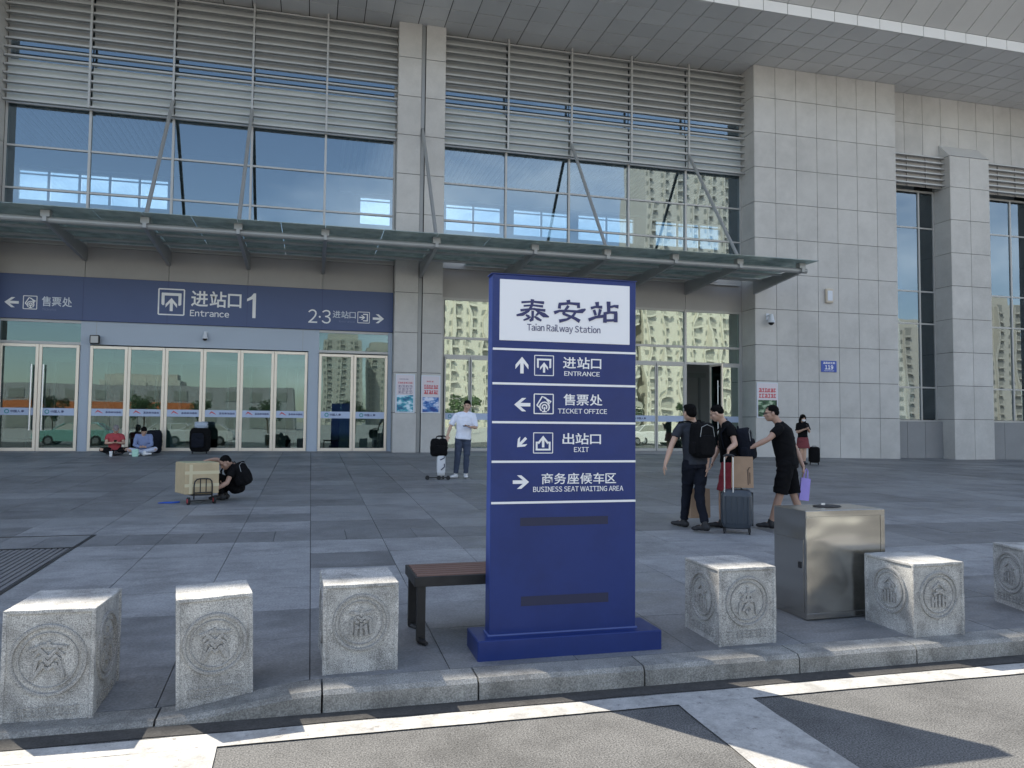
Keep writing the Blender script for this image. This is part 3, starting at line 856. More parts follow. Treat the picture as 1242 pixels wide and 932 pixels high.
for yy, zz, r_ in ((23.3,6.90,.045),(24.5,6.92,.045)):
    MB().tube((-22,yy,zz),(15.9,yy,zz),r_, n=8).build('purlin', 'steel', cn)
MB().box(-9.1,2.6,25.82,25.92,6.95,7.0).box(4.22,15.6,25.82,25.92,6.95,7.0).build('purlin', 'louvre', cn)
gxs = [-22,-19,-16.5,-13.8]+bx[1:]
gxs = sorted(set(gxs+[-5.6,-8.0,-3.2,-.9,1.9,5.0,7.6,9.97,12.27,14.6]))
for a, b in zip(gxs[:-1], gxs[1:]):
    for c, d in ((21.72,23.85),(23.87,25.45 if 2.4 < a < 4.3 or b > 15 or a < -9.2 else 25.9)):
        if b > 15.76: continue
        if (b > 15 and c > 23): d = 25.0
        boxinst('canopy_pane', cn, 'glassC', a+.01, b-.01, c, d, 7.105, 7.123)
boxinst('canopy_pane', cn, 'glassC', 15.75, 16.05, 21.72, 25.0, 7.105, 7.123)

# ================================================================= wall sign band
S = thing('entrance_sign', 'long blue wall sign over the doors marked Entrance 1', 'sign', (-3.2, 25.9, 4.67), world=True)
Y = 25.84
MB().box(-12.5,2.60,25.845,25.925,4.68,6.02).build('sign_board', 'signblue', S, bevel=.01)
Ys = Y+.004
def arrow(mb, x0, x1, z0, z1, ang, Y, th=.004, m=None):
    P = [(.5,1),(1,.52),(1,.26),(.63,.62),(.63,0),(.37,0),(.37,.62),(0,.26),(0,.52)]
    cx, cz = (x0+x1)/2, (z0+z1)/2; s = max(x1-x0, z1-z0); wv = .92
    q = []
    for a, b in P:
        u, v = (a-.5)*s*.80, (b-.5)*s
        c, d = math.cos(ang), math.sin(ang)
        q.append((cx+u*c-v*d, Y+.001, cz+u*d+v*c))
    mb.poly(q, (0,-th-.001,0), m)
def icon_frame(mb, x0, x1, z0, z1, Y, w_):
    ribbon(mb, in_box([(.0,.0),(1,.0)], x0,x1,z0,z1), w_, Y, k=0); ribbon(mb, in_box([(1,0),(1,1)], x0,x1,z0,z1), w_, Y, k=1)
    ribbon(mb, in_box([(1,1),(0,1)], x0,x1,z0,z1), w_, Y, k=2); ribbon(mb, in_box([(0,1),(0,0)], x0,x1,z0,z1), w_, Y, k=3)
def icon_entrance(mb, x0, x1, z0, z1, Y, w_):
    icon_frame(mb, x0, x1, z0, z1, Y, w_*.5)
    b = lambda p: in_box(p, x0, x1, z0, z1)
    for i, s in enumerate(([(.22,.42),(.14,.42)],[(.17,.40),(.17,.84)],[(.12,.80),(.88,.80)],[(.83,.84),(.83,.40)],[(.86,.42),(.78,.42)])): ribbon(mb, b(s), w_*1.1, Y, k=4+i)
    arrow(mb, x0+.33*(x1-x0), x0+.67*(x1-x0), z0+.14*(z1-z0), z0+.66*(z1-z0), 0, Y)
def icon_exit(mb, x0, x1, z0, z1, Y, w_):
    icon_frame(mb, x0, x1, z0, z1, Y, w_*.5)
    b = lambda p: in_box(p, x0, x1, z0, z1)
    for i, s in enumerate(([(.28,.52),(.13,.52)],[(.16,.56),(.16,.13)],[(.11,.17),(.89,.17)],[(.84,.13),(.84,.56)],[(.87,.52),(.72,.52)])): ribbon(mb, b(s), w_*1.1, Y, k=4+i)
    arrow(mb, x0+.33*(x1-x0), x0+.67*(x1-x0), z0+.28*(z1-z0), z0+.86*(z1-z0), 0, Y)
def icon_ticket(mb, x0, x1, z0, z1, Y, w_):
    icon_frame(mb, x0, x1, z0, z1, Y, w_*.5)
    b = lambda p: in_box(p, x0, x1, z0, z1)
    for i, s in enumerate(([(.14,.42),(.42,.88),(.62,.80)],[(.14,.42),(.30,.30)],[(.50,.84),(.88,.62),(.72,.44)],[(.66,.72),(.78,.56)],[(.42,.10),(.66,.10)],[(.54,.12),(.54,.34)])): ribbon(mb, b(s), w_*.62, Y, k=4+i)
    for r_, k in ((.25,14),(.12,16)):
        ribbon(mb, b([(.54+r_*math.cos(t), .34+r_*math.sin(t)) for t in [-.9+j*4.95/12 for j in range(13)]]), w_*.6, Y, k=k)
mb = MB(); arrow(mb, -8.89,-8.51, 4.97,5.33, math.pi/2, Ys); mb.build('arrow', 'white', S)
mb = MB(); arrow(mb, 1.93,2.30, 4.96,5.28, -math.pi/2, Ys); mb.build('arrow', 'white', S)
mb = MB(); icon_ticket(mb, -8.39,-8.03,4.97,5.36,Ys,.045); mb.build('pictogram', 'white', S)
mb = MB(); icon_entrance(mb,-4.66,-3.92,4.97,5.77,Ys,.08); mb.build('pictogram', 'white', S)
mb = MB()
icon_frame(mb,1.44,1.82,4.96,5.32,Ys,.02)
for i, s in enumerate(([(.45,.8),(.85,.8)],[(.82,.84),(.82,.16)],[(.85,.2),(.45,.2)])): ribbon(mb, in_box(s,1.44,1.82,4.96,5.32), .035, Ys, k=5+i)
arrow(mb,1.49,1.68,5.06,5.22,-math.pi/2,Ys); mb.build('pictogram', 'white', S)
text('售票处',-7.90,-7.08,5.07,5.37,Ys,'offw',S,bold=.012); text('Tickets',-7.89,-7.50,4.94,5.02,Ys,'faint',S)
text('进站口',-3.72,-2.22,5.26,5.77,Ys,'white',S,bold=.016); text('Entrance',-3.74,-2.58,4.95,5.15,Ys,'white',S,bold=.012)
MB().poly([(-1.88,Ys,4.97),(-1.78,Ys,4.97),(-1.78,Ys,5.77),(-1.85,Ys,5.77),(-1.92,Ys,5.67),(-2.05,Ys,5.58),(-2.05,Ys,5.50),(-1.88,Ys,5.58)], (0,-.004,0)).build('lettering', 'white', S); text('2·3',-.15,.57,4.89,5.34,Ys,'white',S)
text('进站口',.63,1.37,5.09,5.33,Ys,'offw',S,bold=.008); text('Entrance',.84,1.35,4.95,5.01,Ys,'faint',S)
for x in LX[1:-1]: boxinst('panel_seam', S, 'ink', x-.004, x+.004, 25.842, 25.846, 4.70, 6.0)
# ================================================================= pylon sign
P = thing('station_sign', 'tall blue pylon sign with a white Taian Railway Station panel and four direction rows', 'sign', (1.72, 5.17, .14), world=True)
YF = 5.11
MB().box(1.09,2.40,5.0,5.36,.10,.268).build('plinth', 'pylon', P, bevel=.006)
mb = MB().box(1.19,2.25,YF,5.235,.268,2.722)
mb.build('body', 'pylon', P, bevel=.004)
mb = MB().box(1.182,1.262,YF-.006,5.24,2.722,2.728).box(1.262,2.256,YF-.006,5.24,2.722,2.728).build('top_cap', 'pylon', P)
MB().box(1.18,2.26,YF-.008,5.245,.268,.276).build('base_bead', 'pyledge', P)
MB().box(1.24,2.20,YF-.006,YF+.004,2.265,2.688).build('name_panel', 'pylonw', P, bevel=.002)
for z in (2.205,1.968,1.703,1.434,1.155): boxinst('divider_strip', P, 'white', 1.195, 2.248, YF-.004, YF+.002, z-.0075, z+.0075)
Yn = YF-.0065
# station name in clerical-style brush strokes
def T_(p): return (1.1444+(p[0])*(.9251/1000.), 2.7566-(p[1]-0)*.000928+ (0))
def tt(p):
    # sheet coordinates -> metres on the panel (x right, z up; the 54 mm lift over 1000 is the picture's own slant)
    u, v = p; return (1.146+u*.000933, 2.7300-v*.000905+u*.0000545)
def st(mb, pts, wd, k):
    ribbon(mb, [tt(p) for p in pts], [x*.00108 for x in wd], Yn, .002, k=k)
mb = MB()
tai = [([(265,234),(350,230),(440,240)],[14,12,19]), ([(282,262),(350,258),(432,268)],[12,11,16]), ([(258,296),(350,286),(450,300)],[16,12,18]),
       ([(350,212),(345,262),(318,302),(275,326),(228,334)],[24,16,15,22,12]), ([(362,282),(400,312),(440,336),(478,350)],[10,16,30,8]),
       ([(352,300),(352,345),(348,368),(330,378)],[17,16,20,14]), ([(300,332),(324,346)],[11,18]), ([(282,372),(312,362),(336,346)],[10,14,10]),
       ([(402,314),(378,338)],[18,10]), ([(366,344),(390,362),(420,378)],[11,18,12])]
an = [([(630,220),(634,244)],[26,20]), ([(560,286),(562,256),(572,250)],[20,18,18]), ([(556,252),(640,246),(722,254)],[20,15,20]), ([(712,250),(712,284)],[18,20]),
      ([(520,318),(562,304),(640,306),(700,312),(740,308),(768,294)],[22,15,14,17,28,10]), ([(632,266),(606,300),(590,330)],[18,15,17]),
      ([(590,326),(640,346),(682,364),(722,388)],[17,15,19,24]), ([(690,312),(668,345),(620,372),(560,384)],[16,16,15,22])]
zh = [([(860,238),(864,270)],[26,20]), ([(812,286),(850,276),(902,280)],[18,14,20]), ([(836,300),(850,342)],[17,17]), ([(888,296),(876,346)],[20,15]),
      ([(794,378),(850,358),(918,350)],[22,18,20]), ([(954,236),(956,330)],[26,20]), ([(956,282),(1000,272),(1034,278)],[15,15,24]),
      ([(926,328),(924,402)],[20,24]), ([(916,330),(970,322),(1024,326)],[18,15,20]), ([(1014,324),(1012,400)],[22,26]), ([(926,386),(1012,384)],[16,16])]
k = 0
for grp in (tai, an, zh):
    for p, wd in grp: st(mb, p, wd, k); k += 1
mb.build('lettering', 'ink', P)
text('Taian Railway Station', 1.435, 1.975, 2.325, 2.388, Yn, 'ink', P, bold=.004, th=.002)
Yb = YF-.0005
for q in ((1.365,1.44,2.04,2.155,0),(1.35,1.465,1.785,1.865,math.pi/2),(1.36,1.45,1.52,1.61,math.pi*.75),(1.345,1.46,1.255,1.335,-math.pi/2)):
    mb = MB(); arrow(mb,*q,Yb,.002); mb.build('arrow', 'white', P)
for fn, q in ((icon_entrance,(1.493,1.630,2.030,2.168,Yb,.011)),(icon_ticket,(1.492,1.630,1.765,1.900,Yb,.014)),(icon_exit,(1.490,1.628,1.493,1.632,Yb,.011))):
    mb = MB(); fn(mb, *q); mb.build('pictogram', 'white', P)
for s, x0, x1, z0, z1, b_ in (('进站口',1.70,1.985,2.083,2.165,.012),('ENTRANCE',1.71,1.975,2.032,2.064,.008),('售票处',1.705,1.995,1.825,1.905,.010),('TICKET OFFICE',1.665,2.03,1.768,1.802,.008),
        ('出站口',1.70,1.985,1.553,1.632,.012),('EXIT',1.785,1.895,1.500,1.534,.008),('商务座候车区',1.55,2.10,1.278,1.355,.010),('BUSINESS SEAT WAITING AREA',1.49,2.155,1.226,1.262,.008)):
    text(s, x0, x1, z0, z1, Yb, 'white', P, bold=b_, th=.0018)
MB().box(1.40,2.04,YF-.0012,YF+.001,.995,1.052).build('dark_slot', 'slot', P); MB().box(1.41,2.045,YF-.0012,YF+.001,.455,.520).build('dark_slot', 'slot', P)

# ================================================================= carved stone blocks
def motif(mb, kind, c, s, Y, d, wd):
    """raised seal-style emblem; c = centre, s = half size"""
    D = {
     'roof': [[(-.75,.42),(-.2,.60),(.75,.50)],[(0,.75),(0,.55)],[(-.6,.18),(-.35,.42),(0,.12),(.35,.42),(.6,.18)],[(-.5,.0),(-.25,.15),(0,-.12),(.3,.18),(.5,.02)],
              [(-.45,-.02),(-.55,-.4),(-.62,-.72)],[(.45,-.02),(.55,-.4),(.62,-.7)],[(-.62,-.72),(-.25,-.2),(0,-.35),(.28,-.18),(.62,-.7)],[(-.18,-.1),(-.3,-.35)],[(.2,-.1),(.3,-.3)]],
     'crown': [[(-.6,.55),(0,.42),(.6,.55)],[(0,.75),(0,.45)],[(-.55,.12),(-.2,.3),(0,.12),(.2,.3),(.55,.12)],[(-.4,.2),(-.15,.0)],[(.4,.2),(.15,.0)],[(-.5,.1),(-.55,-.6)],[(.5,.1),(.55,-.6)],
               [(-.25,-.1),(-.3,-.65)],[(0,0),(0,-.7)],[(.25,-.1),(.3,-.65)],[(-.3,-.3),(-.1,-.2)],[(.1,-.2),(.3,-.35)]],
     'tree': [[(0,.8),(0,-.3)],[(-.55,.5),(0,.35),(.6,.55)],[(-.2,.2),(-.55,-.1),(-.6,-.75)],[(.2,.2),(.55,-.1),(.65,-.75)],[(-.5,.15),(0,.5),(.5,.15)],[(-.35,-.05),(0,.15),(.35,-.05)],
              [(0,.0),(-.35,-.55)],[(0,.0),(.3,-.5)],[(-.15,-.5),(0,-.7),(.15,-.5)]],
     'hall': [[(0,.75),(-.5,.35)],[(0,.75),(.55,.3)],[(-.3,.3),(.3,.3)],[(-.45,.05),(0,.2),(.45,.05)],[(-.55,-.1),(-.55,-.7)],[(-.3,-.05),(-.3,-.7)],[(0,.05),(0,-.75)],[(.3,-.05),(.3,-.7)],[(.55,-.1),(.55,-.7)],[(-.5,-.35),(-.3,-.3)],[(.3,-.3),(.5,-.35)]]}
    k = 0
    for s_ in D[kind]:
        ribbon(mb, [(c[0]+p[0]*s*.62, c[1]+p[1]*s*.68) for p in s_], wd, Y, d, k=k); k += 1
def ring(mb, c, r, wd, Y, d, k=0, n=40):
    o = len(mb.v); 
    for i in range(n):
        t = 2*math.pi*i/n
        for rr, yy in ((r-wd/2, Y+.001), (r-wd*.3, Y-d), (r+wd*.3, Y-d), (r+wd/2, Y+.001)):
            mb.v.append((c[0]+rr*math.cos(t), yy, c[1]+rr*math.sin(t)))
    for i in range(n):
        for q in range(3):
            a = o+4*i+q; b = o+4*((i+1) % n)+q
            mb.f.append((a, b, b+1, a+1)); mb.mi.append(0)
def stone_block(label, x, y, rz, W=.46, D=.50, H=.545, z=None, m1='roof', m2='hall', low=True, tilt=0.0, side=-1, er=.36):
    z = G(x, y) if z is None else z
    t = thing('stone_block', label, 'stone block', (x, y, z), rz, 'carved granite blocks along the kerb')
    t.rotation_euler = (0, tilt, rz)
    bm = bmesh.new(); bmesh.ops.create_cube(bm, size=1)
    for v in bm.verts: v.co = Vector((v.co.x*W, v.co.y*D+D/2, (v.co.z+.5)*(H+.08)-.08))
    # sunk panels on the faces seen
    for fc in list(bm.faces):
        if abs(fc.normal.z) < .5:
            r = bmesh.ops.inset_individual(bm, faces=[fc], thickness=.03, depth=0)
            r = bmesh.ops.inset_individual(bm, faces=[fc], thickness=.004, depth=-.011)
    me = bpy.data.meshes.new('body'); 
    bmesh.ops.subdivide_edges(bm, edges=[e for e in bm.edges if e.calc_length() > .3], cuts=10, use_grid_fill=True)
    for v in bm.verts:
        p = v.co*9+Vector((x*7, y*3, 0)); v.co += Vector((noise.noise(p), noise.noise(p+Vector((9,0,0))), noise.noise(p+Vector((0,9,0)))))*.0026 + Vector((noise.noise(p*3), noise.noise(p*3+Vector((9,0,0))), noise.noise(p*3+Vector((0,9,0)))))*.0022
    bm.to_mesh(me); bm.free(); me.materials.append(M['granite'])
    o = bpy.data.objects.new('body', me); link(o, t); b = o.modifiers.new('b', 'BEVEL'); b.width = .007; b.segments = 2; b.limit_method = 'ANGLE'; b.angle_limit = R(50)
    def face(par, kind, half, T):
        mb = MB(); Yf = .0105; rr = W*er; cz = H*.56
        ring(mb, (0,cz), rr, .024, Yf, .013); ring(mb, (0,cz), rr*.80, .010, Yf, .009, 1); motif(mb, kind, (0,cz), rr*1.08, Yf, .012, .017)
        if T: mb.v = [tuple(T @ Vector(v)) for v in mb.v]
        mb.build('carved_emblem', 'granite_in', t)
        if low:
            g = MB(); r = random.Random(int(x*100)+half); n = 9
            for i in range(n):
                a = -W*.36+W*.72*i/n; b_ = a+W*.065
                for k in range(3): ribbon(g, [(a, .055+.022*k+r.uniform(-.003,.003)), (b_, .055+.022*k+r.uniform(-.004,.004))], .006, Yf, .005, k=k)
                ribbon(g, [((a+b_)/2+r.uniform(-.008,.008), .045), ((a+b_)/2, .108)], .006, Yf, .005, k=4)
            if T: g.v = [tuple(T @ Vector(v)) for v in g.v]
            g.build('carved_band', 'granite_in', t)
    face(t, m1, 0, None)
    if side < 0: T = Matrix.Translation((-W/2, D/2, 0)) @ Matrix.Rotation(R(-90), 4, 'Z')
    else: T = Matrix.Translation((W/2, D/2, 0)) @ Matrix.Rotation(R(90), 4, 'Z')
    face(t, m2, 1, T)
    return t
stone_block('carved granite block with a roof-like emblem, last at the low end of the kerb', -1.375, 4.83, R(-2), W=.47, D=.54, H=.63, z=.01, m1='roof', m2='tree', side=1, er=.40)
stone_block('carved granite block leaning slightly on the ramped kerb, second from the low end', -.50, 4.84, R(9), W=.42, D=.42, H=.62, z=.05, m1='roof', m2='tree', tilt=R(-1.5), side=1, er=.40)
stone_block('carved granite block with a crowned seal emblem beside the slatted bench', .335, 4.97, R(2), W=.465, D=.54, m1='crown', m2='hall', low=False)
stone_block('carved granite block between the blue pylon sign and the steel cabinet', 3.055, 4.965, R(1), W=.465, D=.50, m1='tree', m2='hall')
stone_block('carved granite block in front of the steel cabinet, with no lettering band', 4.60, 4.85, R(1), W=.465, D=.52, m1='hall', m2='hall', low=False)
stone_block('carved granite block cut by the picture edge, its left side turned to the viewer', 6.10, 5.22, R(-12), W=.47, D=.40, H=.53, m1='crown', m2='hall')

# ================================================================= steel cabinet
t = thing('steel_cabinet', 'boxy brushed stainless steel cabinet behind the granite blocks', 'cabinet', (4.24, 5.43, G(4.24,5.6)), R(2))
H = .865; W_ = .765; D_ = .42
MB().box(-W_/2,W_/2,0,D_,0.0,H).build('body', 'bin', t, bevel=.006, seg=2)
mb = MB().box(-W_/2,W_/2,-.006,-.0005,0.005,.05).box(-W_/2,W_/2,-.006,-.0005,H-.05,H-.002).box(-W_/2,-W_/2+.05,-.006,-.0005,.051,H-.051).box(W_/2-.04,W_/2,-.006,-.0005,.051,H-.051)
mb.build('edge_frame', 'bin', t, bevel=.002)
MB().box(-W_/2-.004,-W_/2-.0005,.03,D_-.03,.05,.63).build('side_door', 'bin', t, bevel=.002)
MB().box(-W_/2-.012,-W_/2-.004,.06,.09,.40,.45).build('latch', 'blackp', t)
MB().ell((.02,.25,H+.004),(.13,.09,.012),m='iron').tube((-.02,.25,H+.012),(-.02,.25,H+.03),.018,m='alu').build('ashtray', None, t)

# ================================================================= bench
t = thing('slatted_bench', 'low bench of brown wooden slats on black iron legs, partly behind the pylon sign', 'bench', (.75, 5.45, G(.75,5.5)), R(1))
h = .47
for i in range(6):
    mb = MB().box(0.0,1.45,.01+i*.076,.074+i*.076,h-.03,h); mb.build('slat', 'wood', t, bevel=.004)
MB().box(-.02,1.47,-.012,.008,h-.075,h-.005).box(-.02,1.47,.466,.486,h-.075,h-.005).box(-.02,.0,.008,.466,h-.075,h-.002).box(1.45,1.47,.008,.466,h-.075,h-.002).build('frame', 'iron', t, bevel=.003)
for x in (.03, 1.42):
    for yv in (.02, .44):
        mb = MB().box(x-.03,x+.03,yv-.02,yv+.02,.02,h-.03).path([(x,yv,.05),(x,yv,.02),(x+.02,yv-.05,.012),(x+.03,yv-.08,.018)], [.028,.028,.02,.012], 8); mb.build('leg', 'iron', t)

# ================================================================= things on the walls
def poster(label, x0, x1, z0, z1, Y, seed, pic, group=None):
    t = thing('wall_poster', label, 'poster', ((x0+x1)/2, Y, z0), 0, group, world=True)
    MB().box(x0,x1,Y-.02,Y,z0,z1).build('frame', 'offw', t, bevel=.004)
    MB().box(x0+.035,x1-.035,Y-.024,Y-.0205,z0+.035,z1-.035).build('paper', 'poster', t)
    return t
def picmat(name, a, b, c):
    m = bpy.data.materials.new(name); m.use_nodes = True; t = m.node_tree; N = t.nodes.new; L = t.links.new
    g = N('ShaderNodeNewGeometry'); n = N('ShaderNodeTexNoise'); n.inputs['Scale'].default_value = 4; n.inputs['Detail'].default_value = 5
    mp = N('ShaderNodeMapping'); mp.inputs['Scale'].default_value = (1, 1, 2.2); L(g.outputs['Position'], mp.inputs[0]); L(mp.outputs[0], n.inputs['Vector'])
    r = N('ShaderNodeValToRGB'); e = r.color_ramp.elements; e[0].position = .38; e[0].color = (*a, 1); e[1].position = .62; e[1].color = (*c, 1)
    k = r.color_ramp.elements.new(.5); k.color = (*b, 1)
    L(n.outputs['Fac'], r.inputs[0]); L(r.outputs[0], t.nodes['Principled BSDF'].inputs['Base Color']); return m
M['pic1'] = picmat('poster_lake_picture', (.02,.12,.25), (.05,.35,.45), (.6,.75,.85))
M['pic2'] = picmat('poster_mountain_picture', (.01,.05,.25), (.06,.2,.5), (.65,.7,.85))
M['pic3'] = picmat('poster_garden_picture', (.01,.04,.02), (.04,.12,.05), (.4,.5,.35))
a = poster('framed poster with a lake picture on the left half of the pillar', 2.68,3.32,1.99,3.27,25.485,1,1)
MB().box(2.73,3.27,25.457,25.460,2.03,2.58).build('picture', 'pic1', a); glyphs(2.76,3.24,2.95,3.02,25.46,'posterred',a,8,.012,3); glyphs(2.76,3.24,2.62,2.92,25.46,'posterink',a,4,.016,4,3); glyphs(2.8,3.1,3.08,3.13,25.46,'posterink',a,6,.008,5)
a = poster('framed poster with a blue mountain picture on the right half of the pillar', 3.53,4.17,1.99,3.25,25.485,2,1)
MB().box(3.58,4.12,25.457,25.460,2.03,2.52).build('picture', 'pic2', a); glyphs(3.62,4.1,2.60,2.95,25.46,'posterred',a,6,.022,8,2); glyphs(3.7,3.95,3.02,3.07,25.46,'posterred',a,3,.012,9)
a = poster('framed notice with two rows of red characters on the wide stone wall', 15.80,16.68,1.97,3.27,25.035,3,1)
MB().box(15.85,16.63,25.007,25.010,2.01,2.62).build('picture', 'pic3', a); glyphs(15.88,16.60,2.68,3.08,25.01,'posterred',a,6,.034,12,2)
a = thing('address_plaque', 'small blue plaque numbered 119 on the wide stone wall', 'plaque', (18.87,25.03,3.71), world=True)
MB().box(18.54,19.22,25.015,25.04,3.72,4.15).build('plate', 'plaque', a, bevel=.01); text('119', 18.70,19.06,3.82,3.98,25.013,'white',a,bold=.03); glyphs(18.62,19.14,4.02,4.11,25.013,'white',a,5,.016,21); glyphs(18.66,19.10,3.75,3.79,25.013,'offw',a,12,.006,22)
a = thing('wall_lamp', 'small beige box lamp on the wide stone wall', 'wall lamp', (18.9,25.04,6.3), world=True)
MB().box(18.74,19.05,24.93,25.04,6.34,6.88).build('housing', 'beige', a, bevel=.02); MB().box(18.79,19.0,24.915,24.929,6.42,6.80).build('diffuser', 'offw', a)
def domecam(label, x, y, z, s, wall):
    a = thing('security_camera', label, 'camera', (x, y, z), group=None, world=True)
    MB().box(x-.05*s,x+.05*s,wall-.03,wall,z+.12*s,z+.3*s).tube((x,wall-.02,z+.24*s),(x,y,z+.24*s),.025*s).tube((x,y,z+.26*s),(x,y,z+.08*s),.05*s,.085*s,12).build('bracket', 'offw', a)
    MB().ell((x,y,z+.05*s),(.085*s,.085*s,.095*s),14,8).build('dome', 'lens', a, smooth=True)
    MB().tube((x,y,z+.08*s),(x,y,z+.03*s),.10*s,.09*s,14).build('collar', 'offw', a)
domecam('dome security camera on a bracket by the corner of the wide stone wall', 16.28,24.8,5.42,1.35,25.045)
domecam('tiny dome security camera under the blue Entrance sign', -3.27,25.78,4.22,.9,25.93)
a = thing('flood_light', 'small square floodlight at the corner of the central door row', 'floodlight', (-6.4,25.8,3.95), world=True)
MB().box(-6.53,-6.26,25.70,25.80,3.97,4.24).build('housing', 'iron', a, bevel=.02); MB().box(-6.50,-6.29,25.69,25.699,4.0,4.21).build('glass', 'louvre', a); MB().box(-6.43,-6.36,25.80,25.93,4.05,4.15).build('bracket', 'iron', a)
# ================================================================= people
class Prim(MB):
    def cap(self, pts, rr, n=12, ends=(True, True), ecc=None, axis=None):
        """closed tapering limb through pts with radii rr; rounded or flat ends"""
        pts = [Vector(p) for p in pts]; P = []; Rr = []
        d0 = (pts[1]-pts[0]).normalized(); d1 = (pts[-1]-pts[-2]).normalized()
        if ends[0]:
            for a in (80, 55, 28): P.append(pts[0]-d0*rr[0]*math.sin(R(a))); Rr.append(rr[0]*math.cos(R(a)))
        P += pts; Rr += list(rr)
        if ends[1]:
            for a in (28, 55, 80): P.append(pts[-1]+d1*rr[-1]*math.sin(R(a))); Rr.append(rr[-1]*math.cos(R(a)))
        prev = None; vs = []
        for i, p in enumerate(P):
            d = (P[min(i+1, len(P)-1)]-P[max(i-1, 0)]).normalized()
            if axis is not None:
                a = Vector(axis); a = (a-d*a.dot(d)).normalized()
            else:
                a = d.orthogonal().normalized() if prev is None else (prev-d*prev.dot(d)).normalized()
            prev = a; b = d.cross(a); e = ecc or 1.0
            vs += [p+a*math.cos(2*math.pi*k/n)*Rr[i]+b*math.sin(2*math.pi*k/n)*Rr[i]*e for k in range(n)]
        m = len(P)
        fs = [(i*n+k, i*n+(k+1) % n, (i+1)*n+(k+1) % n, (i+1)*n+k) for i in range(m-1) for k in range(n)]
        fs += [tuple(range(n))[::-1], tuple(range((m-1)*n, m*n))]
        return self.add(vs, fs)
    def body(self, secs, n=20):
        """torso: list of (centre, side vector, half width, half depth)"""
        vs = []
        for c, s, a, b in secs:
            s = Vector(s).normalized(); i = secs.index((c, s, a, b)) if False else 0
            vs.append((Vector(c), s, a, b))
        out = []
        for i, (c, s, a, b) in enumerate(vs):
            d = (vs[min(i+1, len(vs)-1)][0]-vs[max(i-1, 0)][0]).normalized()
            s = (s-d*s.dot(d)).normalized(); f = d.cross(s)
            for k in range(n):
                t = 2*math.pi*k/n; ct, sn = math.cos(t), math.sin(t)
                ex = .85
                out.append(c+s*a*math.copysign(abs(ct)**ex, ct)+f*b*math.copysign(abs(sn)**ex, sn))
        m = len(vs)
        fs = [(i*n+k, i*n+(k+1) % n, (i+1)*n+(k+1) % n, (i+1)*n+k) for i in range(m-1) for k in range(n)]
        fs += [tuple(range(n))[::-1], tuple(range((m-1)*n, m*n))]
        return self.add(out, fs)

def meld(pr, name, m, parent, vox=.01, sm=3, folds=0.0, fs=6.0):
    me = pr.mesh('tmp', m)
    o = bpy.data.objects.new('tmp', me)
    md = o.modifiers.new('r', 'REMESH'); md.mode = 'VOXEL'; md.voxel_size = vox; md.adaptivity = 0
    s = o.modifiers.new('s', 'SMOOTH'); s.factor = .5; s.iterations = sm
    res = evaluated(o); bpy.data.meshes.remove(me)
    if folds:
        sd = rnd.random()*50
        for v, vn in [(v, v.normal.copy()) for v in res.vertices]:
            p = v.co
            q = Vector((p.x*fs, p.y*fs, p.z*fs*1.5+sd)); a = noise.noise(q+Vector((noise.noise(q)*1.2, 0, sd)))
            a = (1-2*abs(a))*.8-.4
            v.co = p + vn*a*folds
    res.name = name; res.materials.clear(); res.materials.append(M[m])
    res.polygons.foreach_set('use_smooth', [True]*len(res.polygons))
    r = bpy.data.objects.new(name, res); link(r, parent); return r

def lerp(a, b, t): return Vector(a)*(1-t)+Vector(b)*t

def hand(pr, wr, d, n, side, curl=35, s=1.0, thumb=1):
    """palm and five fingers; d = pointing direction, n = palm normal, side = across the palm towards the thumb"""
    wr = Vector(wr); d = Vector(d).normalized(); n = Vector(n); n = (n-d*n.dot(d)).normalized(); sd = d.cross(n).normalized()*thumb
    pr.body([(wr-d*.01, sd, .026*s, .019*s), (wr+d*.02*s, sd, .030*s, .018*s), (wr+d*.06*s, sd, .041*s, .016*s), (wr+d*.088*s, sd, .040*s, .013*s)], 12)
    for i, (off, ln) in enumerate(((.030,.068),(.010,.078),(-.011,.072),(-.030,.056))):
        p = wr+d*.082*s+sd*off*s; dd = d.copy(); pts = [p]; 
        for k, f in enumerate((.45,.32,.25)):
            a = R(curl*(.7+.25*k)+i*4); dd = (Matrix.Rotation(a, 3, sd*(-1 if thumb > 0 else 1)) @ dd)
            # bend towards the palm normal
            if dd.dot(n) < 0: dd = dd - 2*n*dd.dot(n)
            p = p+dd*ln*f*s; pts.append(p)
        pr.cap(pts, [.0095*s,.0088*s,.008*s,.0068*s], 8)
    b = wr+d*.03*s+sd*.028*s
    pr.cap([b, b+(d*.6+sd*.7+n*.25).normalized()*.035*s, b+(d*.6+sd*.7+n*.25).normalized()*.035*s+(d*.9+n*.5+sd*.1).normalized()*.032*s], [.0125*s,.0105*s,.0085*s], 8)

